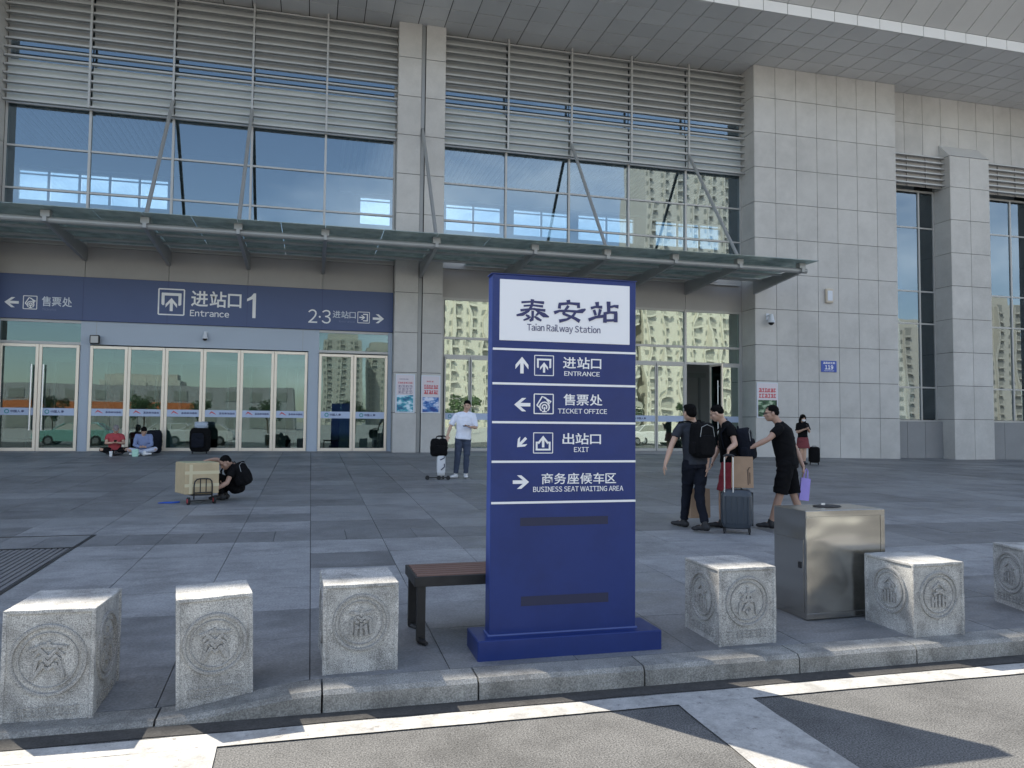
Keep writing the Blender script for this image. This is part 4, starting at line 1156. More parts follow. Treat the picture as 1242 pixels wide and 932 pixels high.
def head(pr, c, f, up, s=1.0):
    """c = centre of the skull, f = facing"""
    c = Vector(c); f = Vector(f).normalized(); up = Vector(up); up = (up-f*up.dot(f)).normalized(); sd = f.cross(up)
    T = Matrix((sd, f, up)).transposed()
    def E(u, v, z, a, b, h, n=16): pr.ell(c+(sd*u+f*v+up*z)*s, (a*s, b*s, h*s), n, 10, T=T)
    E(0,-.012,.028, .074,.092,.088); E(0,.022,-.035,.062,.068,.075); E(0,.045,-.078,.036,.040,.030); E(0,-.02,-.04,.06,.062,.06)
    E(.042,.052,-.02,.024,.026,.024,8); E(-.042,.052,-.02,.024,.026,.024,8)
    pr.cap([c+(f*.086+up*.008)*s, c+(f*.104-up*.028)*s], [.008*s,.0145*s], 8)
    E(0,.084,-.058,.026,.012,.012,8); E(0,.080,.022,.05,.012,.010,8)
    for q in (-1, 1):
        pr.ell(c+(sd*q*.077-f*.010-up*.012)*s, (.010*s,.020*s,.032*s), 10, 8, T=T)
def face(par, c, f, up, s=1.0, glasses=False, mask=False):
    c = Vector(c); f = Vector(f).normalized(); up = Vector(up); up = (up-f*up.dot(f)).normalized(); sd = f.cross(up); T = Matrix((sd, f, up)).transposed()
    mb = MB()
    for q in (-1, 1): mb.ell(c+(sd*q*.031+f*.083+up*.006)*s, (.0125*s,.006*s,.0055*s), 10, 6, T=T)
    mb.build('eyes', 'eye', par, smooth=True)
    mb = MB()
    for q in (-1, 1): mb.path([c+(sd*q*a+f*(.090-.006*abs(a-.03)/.02)+up*z)*s for a, z in ((.014,.024),(.032,.030),(.050,.024))], [.003*s,.004*s,.002*s], 6)
    mb.build('eyebrows', 'hair', par)
    if not mask:
        mb = MB().ell(c+(f*.095-up*.057)*s, (.022*s,.005*s,.006*s), 10, 6, T=T); mb.build('mouth', 'lip', par, smooth=True)
    else:
        mb = MB().ell(c+(f*.062-up*.052)*s, (.060*s,.056*s,.047*s), 14, 10, T=T); mb.build('face_mask', 'cup', par, smooth=True)
    if glasses:
        mb = MB()
        for q in (-1, 1):
            ct = c+(sd*q*.033+f*.100+up*.006)*s
            pts = [ct+(sd*math.cos(t)*.023+up*math.sin(t)*.017)*s for t in [i*math.pi/6 for i in range(13)]]
            mb.path(pts, .0022*s, 6); mb.path([c+(sd*q*.056+f*.098+up*.010)*s, c+(sd*q*.080+f*.0+up*.012)*s], .0022*s, 6)
        mb.path([c+(sd*.010+f*.102+up*.010)*s, c+(-sd*.010+f*.102+up*.010)*s], .0022*s, 6)
        mb.build('glasses', 'blackp', par)
def hair(par, c, f, up, s=1.0, style='short', m='hair'):
    c = Vector(c); f = Vector(f).normalized(); up = Vector(up); up = (up-f*up.dot(f)).normalized(); sd = f.cross(up); T = Matrix((sd, f, up)).transposed()
    pr = Prim()
    if style == 'short':
        pr.ell(c+(-f*.020+up*.046)*s, (.080*s,.094*s,.080*s), 18, 12, T=T); pr.ell(c+(-f*.050-up*.002)*s, (.072*s,.064*s,.072*s), 16, 10, T=T)
        pr.ell(c+(f*.045+up*.085)*s, (.06*s,.045*s,.035*s), 12, 8, T=T)
        for q in (-1, 1): pr.ell(c+(sd*q*.064-f*.020+up*.012)*s, (.016*s,.042*s,.040*s), 10, 8, T=T)
    elif style == 'crop':
        pr.ell(c+(-f*.018+up*.046)*s, (.077*s,.090*s,.074*s), 18, 12, T=T); pr.ell(c+(-f*.050+up*.005)*s, (.070*s,.060*s,.055*s), 16, 10, T=T)
        for q in (-1, 1): pr.ell(c+(sd*q*.063-f*.020+up*.014)*s, (.015*s,.040*s,.036*s), 10, 8, T=T)
    elif style == 'cap':
        pr.ell(c+(-f*.012+up*.050)*s, (.083*s,.098*s,.070*s), 18, 12, T=T); pr.ell(c+(f*.105+up*.040)*s, (.060*s,.055*s,.010*s), 14, 8, T=T)
    elif style == 'long':
        pr.ell(c+(-f*.015+up*.040)*s, (.088*s,.100*s,.084*s), 18, 12, T=T)
        pr.cap([c+(-f*.04)*s, c+(-f*.075-up*.12)*s, c+(-f*.085-up*.27)*s], [.088*s,.085*s,.055*s], 14)
        for q in (-1, 1): pr.cap([c+(sd*q*.070+f*.02+up*.03)*s, c+(sd*q*.082+f*.01-up*.10)*s, c+(sd*q*.085+f*.03-up*.24)*s], [.026*s,.024*s,.014*s], 8)
    nm = 'cap' if style == 'cap' else 'hair'
    meld(pr, nm, m, par, .008, 1, .004 if style != 'cap' else 0, 28)

def shoe(pr, ank, toe, s=1.0):
    ank = Vector(ank); d = Vector(toe)-ank; d.z = 0; d.normalize(); sd = Vector((-d.y, d.x, 0)); b = Vector((ank.x, ank.y, ank.z-.065*s))
    dz = Vector(toe)-ank; up = Vector((0, 0, 1))
    T = Matrix((d, sd, up)).transposed()
    tz = (Vector(toe).z-(ank.z-.065*s))
    pr.ell(b+d*-.02*s+up*.03*s, (.055*s,.040*s,.045*s), 12, 8, T=T); pr.ell(b+d*.06*s+up*(.028*s+tz*.3), (.085*s,.042*s,.038*s), 12, 8, T=T)
    pr.ell(b+d*.13*s+up*(.018*s+tz*.8), (.065*s,.045*s,.028*s), 12, 8, T=T); pr.cap([ank+up*.02, b+up*.03*s], [.042*s,.045*s], 12)

def person(label, loc, rz, J, top='black', bottom='navy', shoes='shoe', skin='skin', legs='long', sleeve=.62, style='short', vox=.009, face_opts=None,
           girth=1.0, hands=True, toplen=0.0, hairm='hair', hem=None, ls=False, skirt=False):
    t = thing('person', label, 'person', loc, rz)
    V = {k: Vector(v) for k, v in J.items() if not isinstance(v, (tuple, list)) or len(v) == 3}
    g = girth
    sh = (V['shR']-V['shL']); sv = sh.normalized(); shm = (V['shL']+V['shR'])/2; hv = (V['hipR']-V['hipL']).normalized()
    pel = V['pelvis']; ch = V['chest']; nk = V['neck']; hd = V['head']; hw = sh.length/2
    f = V['face']; up = V.get('up', Vector((0, 0, 1)))
    # ---- the body, one continuous surface
    b = Prim()
    head(b, hd, f, up)
    b.cap([nk-(hd-nk)*.25, nk, lerp(nk, hd, .75)], [.060,.054,.056], 14)
    b.body([(pel+(pel-ch)*.22, hv, .13*g, .10*g), (pel, hv, .155*g, .115*g), (lerp(pel, ch, .45), lerp(hv, sv, .4), .135*g, .098*g), (ch, sv, .155*g, .112*g), (lerp(ch, shm, .8), sv, hw*.92, .092*g), (lerp(shm, nk, .4)+Vector((0,0,.0)), sv, hw*.55, .065)], 20)
    for q in 'LR':
        s_, e_, w_ = V['sh'+q], V['el'+q], V['wr'+q]
        b.cap([lerp(nk, s_, .25)-Vector((0,0,.03)), s_-Vector((0,0,.008))], [.040,.040*g], 12); b.cap([s_-Vector((0,0,.014)), lerp(s_, e_, .5), e_], [.042*g,.043*g,.038], 12); b.cap([e_, lerp(e_, w_, .35), w_], [.037,.040,.026], 12)
        hd_ = V.get('hd'+q, (w_-e_).normalized()); hn = V.get('hn'+q, Vector((0, 1, 0)))
        if hands: hand(b, w_, hd_, hn, None, J.get('curl'+q, (35,))[0] if isinstance(J.get('curl'+q), tuple) else 35, 1.0, 1 if q == 'L' else -1)
        h_, k_, a_ = V['hip'+q], V['kn'+q], V['an'+q]
        b.cap([h_, lerp(h_, k_, .45), k_], [.088*g,.076*g,.056], 14); b.cap([k_, lerp(k_, a_, .32), a_], [.054,.054,.036], 14)
        shoe(b, a_, V['toe'+q], .92)
    meld(b, 'body', skin, t, min(vox, .0085), 2)
    # ---- shirt
    c = Prim(); g2 = g*1.0; ex = .016
    low = pel+(pel-ch)*(.02+toplen)
    c.body([(low, hv, .165*g+ex, .122*g+ex), (lerp(low, ch, .35), hv, .150*g+ex, .112*g+ex), (ch, sv, .163*g+ex, .120*g+ex), (lerp(ch, shm, .8), sv, hw*.96+ex*.6, .098*g+ex), (lerp(shm, nk, .35)+Vector((0,0,.008)), sv, hw*.58, .070+ex*.3), (lerp(shm, nk, .62), sv, .070, .066)], 22)
    for q in 'LR':
        s_, e_, w_ = V['sh'+q], V['el'+q], V['wr'+q]
        if ls: c.cap([s_, lerp(s_, e_, .5), e_, lerp(e_, w_, .5), lerp(e_, w_, .93)], [.058*g,.060*g,.055,.050,.042], 14, (True, False))
        else: c.cap([s_-Vector((0,0,.010)), lerp(s_, e_, sleeve*.35), lerp(s_, e_, sleeve)], [.056*g,.060*g,.066], 14, (True, False))
        c.cap([lerp(nk, s_, .30)-Vector((0,0,.026)), s_-Vector((0,0,.010))], [.050,.055*g], 12)
    meld(c, 'hoodie' if ls else 'shirt', top, t, vox, 2, .010)
    if style != 'cap':
        pass
    # ---- trousers or shorts
    c = Prim()
    c.body([(pel+(pel-ch)*.30, hv, .13*g+ex, .11*g+ex*.6), (pel, hv, .162*g+ex*.6, .120*g+ex*.6), (lerp(pel, ch, .22), hv, .150*g, .110*g)], 20)
    if skirt:
        c.body([(V['pelvis']-Vector((0,0,.34)), hv, .21, .17), (V['pelvis'], hv, .16, .13)], 20)
    else:
        for q in 'LR':
            h_, k_, a_ = V['hip'+q], V['kn'+q], V['an'+q]
            if legs == 'long':
                c.cap([h_, lerp(h_, k_, .5), k_, lerp(k_, a_, .4), lerp(k_, a_, .93)], [.100*g,.086*g,.070,.064,.054], 16, (True, False))
            else:
                e = lerp(h_, k_, .97)
                c.cap([h_, lerp(h_, k_, .5), e], [.102*g,.096*g,.090*g], 16, (True, False))
    meld(c, 'skirt' if skirt else ('trousers' if legs == 'long' else 'shorts'), bottom, t, vox, 2, .012)
    for q in 'LR':
        c = Prim(); shoe(c, V['an'+q]-Vector((0,0,.004)), V['toe'+q]-Vector((0,0,.004)), 1.06); meld(c, 'shoe', shoes, t, .008, 2)
    hair(t, hd, f, up, 1.0, style, hairm)
    fo = face_opts or {}
    face(t, hd, f, up, **fo)
    return t

def on(x, y): return (x, y, G(x, y))
def az(x, y): return -math.atan2(x, y)

# --- three travellers ---
def z0(lst, dy): return lst
JA = dict(head=(-.11,.17,1.605), face=(-.62,.78,-.05), neck=(-.07,.19,1.485), shL=(-.235,.08,1.415), shR=(.075,.30,1.415), chest=(-.05,.20,1.26), pelvis=(-.03,.20,.945),
  elL=(-.345,.00,1.165), wrL=(-.425,-.10,.915), hdL=(-.25,-.1,-1), hnL=(1,.3,0), elR=(.13,.28,1.14), wrR=(.125,.18,.885), hdR=(0,-.05,-1), hnR=(-1,0,0),
  hipL=(-.115,.14,.90), hipR=(.04,.25,.90), knL=(-.15,.34,.50), anL=(-.19,.42,.10), toeL=(-.36,.50,.045), knR=(.02,.14,.47), anR=(.09,-.02,.115), toeR=(-.10,.09,.03))
pA = person('man in a charcoal t-shirt and dark trousers with a big black backpack, seen from behind', on(5.05,9.42), az(5.05,9.42), JA, 'greyt', 'navy', vox=.009, sleeve=.58, toplen=.12)
JB = dict(head=(-.135,.03,1.60), face=(-.88,.12,-.42), up=(-.35,0,.9), neck=(-.05,.06,1.475), shL=(.045,-.13,1.40), shR=(-.035,.22,1.40), chest=(.02,.05,1.24), pelvis=(.04,.06,.93),
  elL=(.11,-.21,1.17), wrL=(.02,-.345,1.10), hdL=(-.15,-.1,-1), hnL=(-1,0,.2), elR=(-.10,.28,1.14), wrR=(-.19,.22,.93), hdR=(-.2,0,-1), hnR=(-1,0,0),
  hipL=(.03,-.03,.89), hipR=(.02,.15,.89), knL=(-.06,-.05,.50), anL=(-.07,-.03,.085), toeL=(-.25,-.05,.03), knR=(.0,.17,.50), anR=(.12,.20,.10), toeR=(-.06,.20,.03))
pB = person('man in a black t-shirt and red shorts, head bowed, holding a suitcase handle', on(5.66,9.72), az(5.66,9.72), JB, 'black', 'red', style='crop', legs='short', vox=.009, sleeve=.55, toplen=.02)
JC = dict(head=(-.085,.0,1.61), face=(-.97,-.22,-.12), neck=(.0,.02,1.485), shL=(.015,-.165,1.405), shR=(.085,.19,1.405), chest=(.07,.02,1.24), pelvis=(.12,.03,.93),
  elL=(-.12,-.26,1.255), wrL=(-.375,-.25,1.12), hdL=(-1,.1,-.15), hnL=(0,.5,.6), elR=(.23,.25,1.12), wrR=(.33,.17,.87), hdR=(.1,0,-1), hnR=(-1,0,0),
  hipL=(.10,-.08,.89), hipR=(.13,.14,.89), knL=(.02,-.10,.49), anL=(-.10,-.06,.10), toeL=(-.29,-.07,.04), knR=(.20,.16,.48), anR=(.33,.18,.12), toeR=(.15,.16,.03))
pC = person('heavyset man with glasses, black t-shirt and black shorts, reaching out to a backpack', on(6.33,9.50), az(6.33,9.50), JC, 'black', 'black', style='crop', legs='short', vox=.009, girth=1.13, skin='skin2', face_opts={'glasses': True}, sleeve=.6, toplen=.12)
# --- man in white ---
JD = dict(head=(.14,.0,1.615), face=(-.15,-1,-.12), neck=(.11,.03,1.49), shL=(.28,.03,1.41), shR=(-.10,.03,1.41), chest=(.08,.03,1.24), pelvis=(.06,.03,.93),
  elL=(.335,.0,1.13), wrL=(.23,-.21,1.14), hdL=(-1,-.3,.15), hnL=(0,0,1), elR=(-.22,.0,1.17), wrR=(-.29,-.06,.96), hdR=(-.1,-.1,-1), hnR=(0,-1,0),
  hipL=(.14,.03,.89), hipR=(-.03,.03,.89), knL=(.14,.0,.50), anL=(.12,.05,.085), toeL=(.13,-.12,.03), knR=(-.06,-.02,.50), anR=(-.10,.04,.085), toeR=(-.20,-.10,.03))
pD = person('man in a loose white shirt and jeans standing by the pillar with a phone', on(3.24,16.9), az(3.24,16.9), JD, 'wshirt', 'jeans', 'wshoe', vox=.012, sleeve=.95, toplen=.18, girth=1.0)
# --- woman with a mask ---
JE = dict(head=(.02,.0,1.46), face=(.45,-.9,-.25), neck=(.0,.03,1.345), shL=(.15,.03,1.275), shR=(-.14,.0,1.275), chest=(.0,.02,1.12), pelvis=(.01,.03,.86),
  elL=(.20,.0,1.04), wrL=(.17,-.20,1.14), hdL=(-.1,-.5,.6), hnL=(-1,0,.3), elR=(-.15,-.08,1.02), wrR=(.06,-.22,1.11), hdR=(1,-.3,.3), hnR=(0,-.5,1),
  hipL=(.09,.03,.83), hipR=(-.08,.03,.83), knL=(.06,.0,.46), anL=(.05,.04,.085), toeL=(.12,-.12,.03), knR=(-.05,.0,.46), anR=(-.04,.03,.085), toeR=(.0,-.14,.03))
pE = person('woman with long hair, face mask, black top and maroon skirt looking at a phone', on(15.0,21.2), az(15.0,21.2), JE, 'black', 'maroon', 'shoe', style='long', vox=.013, girth=.84, skirt=True, face_opts={'mask': True}, sleeve=.8)
# --- crouching man ---
JF = dict(head=(.07,-.10,.625), face=(-.75,-.35,-.55), up=(-.2,.0,.8), neck=(.17,-.04,.575), shL=(.19,-.20,.52), shR=(.10,.13,.57), chest=(.21,-.02,.44), pelvis=(.26,.06,.22),
  elL=(.10,-.27,.30), wrL=(-.08,-.30,.20), hdL=(-1,0,-.1), hnL=(0,1,-.3), elR=(-.06,.16,.66), wrR=(-.18,.02,.665), hdR=(-1,-.4,-.15), hnR=(0,0,-1),
  hipL=(.24,-.04,.20), hipR=(.22,.14,.20), knL=(-.03,-.10,.40), anL=(.02,-.05,.09), toeL=(-.16,-.08,.03), knR=(-.05,.12,.38), anR=(.08,.12,.09), toeR=(-.09,.13,.03))
pF = person('man in black crouching behind a big carton on a hand truck, wearing a backpack', on(-1.43,13.70), az(-1.43,13.70), JF, 'black', 'black', style='crop', skin='skin2', vox=.010, sleeve=.55)
# --- two sitting people ---
JG = dict(head=(.07,-.02,.745), face=(.0,-.85,-.55), up=(0,-.3,.9), neck=(.06,.03,.64), shL=(.23,.03,.565), shR=(-.13,.03,.565), chest=(.05,.04,.40), pelvis=(.05,.06,.13),
  elL=(.28,-.10,.34), wrL=(.13,-.25,.36), hdL=(-1,-.3,.1), hnL=(0,-.3,1), elR=(-.18,-.10,.34), wrR=(-.02,-.25,.36), hdR=(1,-.3,.1), hnR=(0,-.3,1),
  hipL=(.14,.04,.12), hipR=(-.04,.04,.12), knL=(.38,-.25,.17), anL=(.02,-.34,.085), toeL=(-.12,-.38,.05), knR=(-.28,-.25,.17), anR=(.08,-.42,.09), toeR=(.22,-.46,.05))
pG = person('person in a red t-shirt and grey cap sitting cross-legged against the doors', on(-5.50,24.45), az(-5.5,24.45), JG, 'tred', 'black', 'shoe', style='cap', hairm='greycap', vox=.013, sleeve=.6)
JH = dict(JG)
JH.update(head=(.05,-.06,.70), face=(.05,-.75,-.65), up=(0,-.5,.8), neck=(.04,.0,.60), elL=(.26,-.12,.30), wrL=(.10,-.27,.24), elR=(-.18,-.12,.30), wrR=(-.03,-.27,.24), knL=(.36,-.22,.18), knR=(-.30,-.26,.16), toeR=(.2,-.46,.05), anL=(-.12,-.38,.08), toeL=(-.28,-.42,.05))
pH = person('person in a blue hoodie and pale jeans sitting cross-legged against the doors', on(-4.72,24.35), az(-4.72,24.35), JH, 'hood', 'pale', 'wshoe', vox=.013, ls=True)

# ================================================================= bags and luggage
def soft_box(pr, c, hx, hy, hz, T=None, n=22):
    secs = []
    for t in (-1,-.93,-.7,0,.7,.93,1):
        k = 1-.20*max(0, abs(t)-.6)/.4*abs(t)-(.12 if abs(t) == 1 else 0)
        secs.append((Vector((0,0,t*hz)), (1,0,0), hx*k, hy*k))
    b = Prim()
    for cz, s, a, bb in secs:
        for k in range(n):
            t = 2*math.pi*k/n; ct, sn = math.cos(t), math.sin(t)
            b.v.append(Vector((a*math.copysign(abs(ct)**.45, ct), bb*math.copysign(abs(sn)**.45, sn), cz.z)))
    m = len(secs)
    fs = [(i*n+k, i*n+(k+1) % n, (i+1)*n+(k+1) % n, (i+1)*n+k) for i in range(m-1) for k in range(n)]+[tuple(range(n))[::-1], tuple(range((m-1)*n, m*n))]
    vs = [(T @ v if T else v)+Vector(c) for v in b.v]
    return pr.add(vs, fs)
def backpack(label, base, rz_, c, f, up, sz, m='black', shoulders=None):
    """c = centre in the carrier's frame, f = direction away from the back, sz = half sizes (width, depth, height)"""
    t = thing('backpack', label, 'backpack', base, rz_)
    f = Vector(f).normalized(); up = Vector(up); up = (up-f*up.dot(f)).normalized(); sd = f.cross(up); T = Matrix((sd, f, up)).transposed(); c = Vector(c)
    pr = Prim(); soft_box(pr, c, sz[0], sz[1], sz[2], T); meld(pr, 'main_bag', m, t, .010, 2, .008, 6)
    pr = Prim(); soft_box(pr, c+f*sz[1]*.95-up*sz[2]*.28, sz[0]*.80, sz[1]*.35, sz[2]*.58, T); meld(pr, 'front_pocket', m, t, .010, 2, .006, 6)
    for q in (-1, 1):
        pr = Prim(); soft_box(pr, c+sd*q*sz[0]*1.0-up*sz[2]*.45, sz[0]*.16, sz[1]*.6, sz[2]*.35, T); meld(pr, 'side_pocket', m, t, .010, 2)
    mb = MB(); mb.path([c+sd*.035+up*sz[2]*.95-f*sz[1]*.6, c+sd*.03+up*(sz[2]+.035)-f*sz[1]*.6, c-sd*.03+up*(sz[2]+.035)-f*sz[1]*.6, c-sd*.035+up*sz[2]*.95-f*sz[1]*.6], .008, 6); mb.build('grab_handle', m, t)
    mb = MB().path([c-sd*sz[0]*.75+up*sz[2]*.2+f*sz[1]*1.02, c-sd*sz[0]*.6+up*sz[2]*.75+f*sz[1]*1.0, c+up*sz[2]*.9+f*sz[1]*.95, c+sd*sz[0]*.6+up*sz[2]*.75+f*sz[1]*1.0, c+sd*sz[0]*.75+up*sz[2]*.2+f*sz[1]*1.02], .004, 6); mb.build('zip', 'steel', t)
    if shoulders:
        for (s_, k) in shoulders:
            s_ = Vector(s_); mb = Prim()
            a = c+sd*k*sz[0]*.5+up*sz[2]*.85-f*sz[1]; e = c+sd*k*sz[0]*.9-up*sz[2]*.6-f*sz[1]*.8
            tp = s_+Vector((0,0,.062)); fr = s_-f*.125-Vector((0,0,.06)); lo = s_-f*.09-Vector((0,0,.28))
            mb.cap([a, lerp(a, tp, .6)+Vector((0,0,.03)), tp, fr, lo, e], [.02,.022,.024,.024,.018,.012], 10, ecc=.45, axis=sd)
            mb.build('shoulder_strap', m, t, smooth=True)
    return t
def loc_on(x, y): return on(x, y)
backpack('big black backpack worn by the man in the charcoal t-shirt', on(5.05,9.42), az(5.05,9.42), (.055,.045,1.235), (.66,-.74,0), (0,0,1), (.165,.105,.235), 'black', [(JA['shL'],-1),(JA['shR'],1)])
backpack('black backpack on the back of the man in red shorts', on(5.66,9.72), az(5.66,9.72), (.245,.04,1.16), (.97,-.20,.14), (-.22,0,.95), (.16,.10,.235), 'navy', [(JB['shL'],1),(JB['shR'],-1)])
backpack('black backpack worn by the crouching man', on(-1.43,13.70), az(-1.43,13.70), (.325,-.10,.43), (.78,-.55,.35), (-.35,.05,.92), (.16,.085,.20), 'black', [(JF['shL'],1),(JF['shR'],-1)])

def suitcase(label, x, y, rz_, w_=.40, d_=.25, h_=.58, m='case', handle=.42, ribs=True, ext=True, deco=False, rods=None):
    t = thing('suitcase', label, 'suitcase', on(x, y), rz_)
    pr = Prim(); soft_box(pr, (0,0,.065+h_/2), w_/2, d_/2, h_/2)
    o = meld(pr, 'shell', m, t, .008, 2)
    if ribs:
        mb = MB()
        for i in range(5):
            xx = -w_*.36+w_*.72*i/4
            mb.box(xx-.010,xx+.010,-d_/2-.006,-d_/2+.01,.13,h_-.02)
            mb.box(xx-.010,xx+.010,d_/2-.01,d_/2+.006,.13,h_-.02)
        mb.build('rib', m, t, bevel=.003)
    MB().box(-.004+0,.004,-.01,.01,.1,.11).box(-w_/2-.002,w_/2+.002,-.006,.006,.10,.065+h_-.035).build('zip', 'blackp', t)
    for sx in (-1, 1):
        for sy in (-1, 1):
            mb = MB().tube((sx*(w_/2-.05)-.012,sy*(d_/2-.04),.026),(sx*(w_/2-.05)+.012,sy*(d_/2-.04),.026),.026,n=12).box(sx*(w_/2-.05)-.018,sx*(w_/2-.05)+.018,sy*(d_/2-.04)-.016,sy*(d_/2-.04)+.016,.03,.075)
            mb.build('wheel', 'tyre', t)
    if ext:
        mb = MB()
        ra, rb, ry = rods or (-.085, .085, d_/2-.05); zt = .065+h_+handle
        for sx in (ra, rb): mb.tube((sx,ry,.55),(sx,ry,zt),.009)
        mb.build('telescopic_handle', 'alu', t)
        MB().path([(ra-.015,ry,zt),(ra+.02,ry,zt+.02),(rb-.02,ry,zt+.02),(rb+.015,ry,zt)], .016, 8).build('grip', 'blackp', t)
    MB().path([(-.07,0,.065+h_-.005),(-.05,0,.065+h_+.025),(.05,0,.065+h_+.025),(.07,0,.065+h_-.005)], .010, 8).build('carry_handle', 'blackp', t)
    if deco:
        mb = MB(); Yq = -d_/2-.004
        for i, (a, b, c, d) in enumerate(((.0,.2,.07,.34),(-.02,.42,.07,.50))): ribbon(mb, [(a,b),((a+c)/2+.04,(b+d)/2),(c,d)], .022, Yq, .003, k=i)
        mb.build('printed_mark', 'slot', t)
    return t
suitcase('slate grey hard-shell suitcase with a raised handle under a brown paper bag', 5.56, 9.30, az(5.56,9.3), .42, .27, .52, 'case', .44, rods=(-.155, -.045, -.112))
suitcase('white suitcase with dark printed marks beside the man in white', 2.80, 16.85, az(2.8,16.85), .20, .34, .50, 'casew', .35, False, True, True)
suitcase('black suitcase beside the woman in the maroon skirt', 15.42, 21.2, az(15.4,21.2), .34, .24, .50, 'black', .3, False, False)
def paper_bag(label, loc, rz_, w_, d_, h_, m='kraft', handles=True, printed=False, name='paper_bag', hm='blackp', tilt=0):
    t = thing(name, label, 'bag', loc, rz_)
    t.rotation_euler = (0, tilt, rz_)
    mb = MB(); q = .003
    pts = [(-w_/2,-d_/2),(w_/2,-d_/2),(w_/2,0),(w_/2,d_/2),(-w_/2,d_/2),(-w_/2,0)]
    vs = []; n = 6
    for z, k in ((0,1.0),(h_*.4,.99),(h_*.75,.97),(h_,.95)):
        for i, (a, b) in enumerate(pts):
            ins = .0 if i not in (2, 5) else .018*z/h_
            vs.append((a*(k if i not in (2,5) else k)+(-ins if a > 0 else ins)*(1 if i in (2,5) else 0), b*k, z))
    fs = [(j*n+i, j*n+(i+1) % n, (j+1)*n+(i+1) % n, (j+1)*n+i) for j in range(3) for i in range(n)]+[tuple(range(n))[::-1]]
    mb.add(vs, fs); o = mb.build('bag_body', m, t); s = o.modifiers.new('s', 'SOLIDIFY'); s.thickness = .002
    MB().box(-w_/2*.93,w_/2*.93,-d_/2*.9,d_/2*.9,h_*.80,h_*.82).build('contents', 'offw' if name != 'paper_bag' else 'kraftd', t)
    if handles:
        for sy in (-1, 1):
            MB().path([(-w_*.2,sy*d_*.46,h_*.97),(-w_*.15,sy*d_*.25,h_+.10),(0,sy*d_*.1,h_+.135),(w_*.15,sy*d_*.25,h_+.10),(w_*.2,sy*d_*.46,h_*.97)], .005, 6).build('handle', hm, t)
    if printed:
        mb = MB(); Yq = -d_/2-.001
        for i, (a, b, c, d) in enumerate(((.26,.10,.24,.60),(.34,.14,.33,.50),(.24,.55,.36,.66))): ribbon(mb, [(a*w_,b*h_),((a+c)/2*w_,(b+d)/2*h_+.02),(c*w_,d*h_)], .012, Yq, .001, k=i)
        mb.build('printed_mark', 'kraftd', t)
    return t
x, y = 5.58, 9.27
paper_bag('brown paper bag with dark print standing on the slate suitcase', (x+.06, y+.02, G(x,y)+.612), az(x, y), .285, .17, .41, printed=True, handles=False)
paper_bag('tall brown paper carrier hanging from the hand of the man with the big backpack', (5.26, 9.80, G(5.1,9.5)+.15), az(5.2,9.5)+R(30), .30, .13, .40)
# purple bag in the right-hand man's far hand
x, y = 6.70, 9.46
paper_bag('thin purple bag held behind by the man with glasses', (x, y, G(x,y)+.40), az(x,y)+R(15), .13, .06, .31, m='purple', name='shopping_bag', hm='purple', tilt=R(6))
# black bag on the white suitcase
t = thing('travel_bag', 'black soft bag resting on top of the white suitcase', 'bag', on(2.74,16.8), az(2.8,16.8))
pr = Prim(); soft_box(pr, (0,0,.69), .19, .11, .19); meld(pr, 'bag_body', 'black', t, .012, 2, .02, 6)
pr = Prim(); soft_box(pr, (.02,-.10,.64), .12, .04, .10); meld(pr, 'pocket', 'black', t, .012, 2, .008)
MB().path([(-.08,0,.86),(-.05,0,.93),(.05,0,.93),(.08,0,.86)], .012, 8).build('handle', 'black', t)
# small wheeled board under it
t = thing('foot_scooter', 'low black wheeled frame at the foot of the white suitcase', 'trolley', on(2.77,16.62), az(2.8,16.6))
MB().box(-.30,.16,-.04,.04,.04,.06).build('deck', 'iron', t, bevel=.008)
for sx in (-.30,-.05,.15): MB().tube((sx,-.05,.045),(sx,.05,.045),.045,n=14).build('wheel', 'tyre', t)
# phones
def phone(label, base, rz_, c, n, up):
    t = thing('phone', label, 'phone', base, rz_); n = Vector(n).normalized(); up = Vector(up); up = (up-n*up.dot(n)).normalized(); T = Matrix.Translation(c) @ Matrix((n.cross(up), n, up)).transposed().to_4x4()
    MB().box(-.037,.037,-.004,.004,-.075,.075,T=T).build('case', 'blackp', t, bevel=.003)
    MB().box(-.034,.034,.0042,.0052,-.070,.070,T=T).build('screen', 'lens', t)
phone('phone in the hand of the man in white', on(3.24,16.9), az(3.24,16.9), (.12,-.23,1.165), (0,-.3,1), (-1,-.2,0))
phone('phone held up by the woman with a mask', on(15,21.2), az(15,21.2), (.15,-.29,1.20), (-.3,.7,.5), (0,-.3,1))
phone('phone held by the person in the grey cap', on(-5.5,24.45), az(-5.5,24.45), (.06,-.31,.40), (0,.5,.7), (0,-.5,.8))
# lanyard
# hand truck with carton
x, y = -1.70, 13.30; a0 = az(x, y)
t = thing('carton', 'big taped yellow-brown carton with a printed top, stacked on a hand truck', 'box', on(x, y), a0+R(17))
mb = MB().box(-.265,.265,-.12,.42,.16,.655); o = mb.build('box_body', 'card', t, bevel=.012, seg=2)
MB().box(-.245,.245,-.10,.40,.6555,.659).build('printed_lid', 'cardtop', t)
for zz in (.30,.50): MB().box(-.267,.267,-.122,-.1205,zz-.025,zz+.025).build('tape_strip', 'tape', t)
MB().box(-.20,-.15,-.1225,-.1208,.165,.63).build('tape_strip', 'tape', t)
t = thing('hand_truck', 'black folding hand truck with small red wheels under a carton', 'hand truck', on(x, y), a0+R(17))
mb = MB().path([(-.13,-.15,.08),(-.13,-.15,.30),(-.12,-.15,.36),(-.09,-.15,.395),(-.04,-.15,.405),(.06,-.15,.405),(.11,-.15,.395),(.14,-.15,.36),(.15,-.15,.30),(.15,-.15,.08)], .011, 8)
mb.build('frame', 'iron', t, smooth=True)
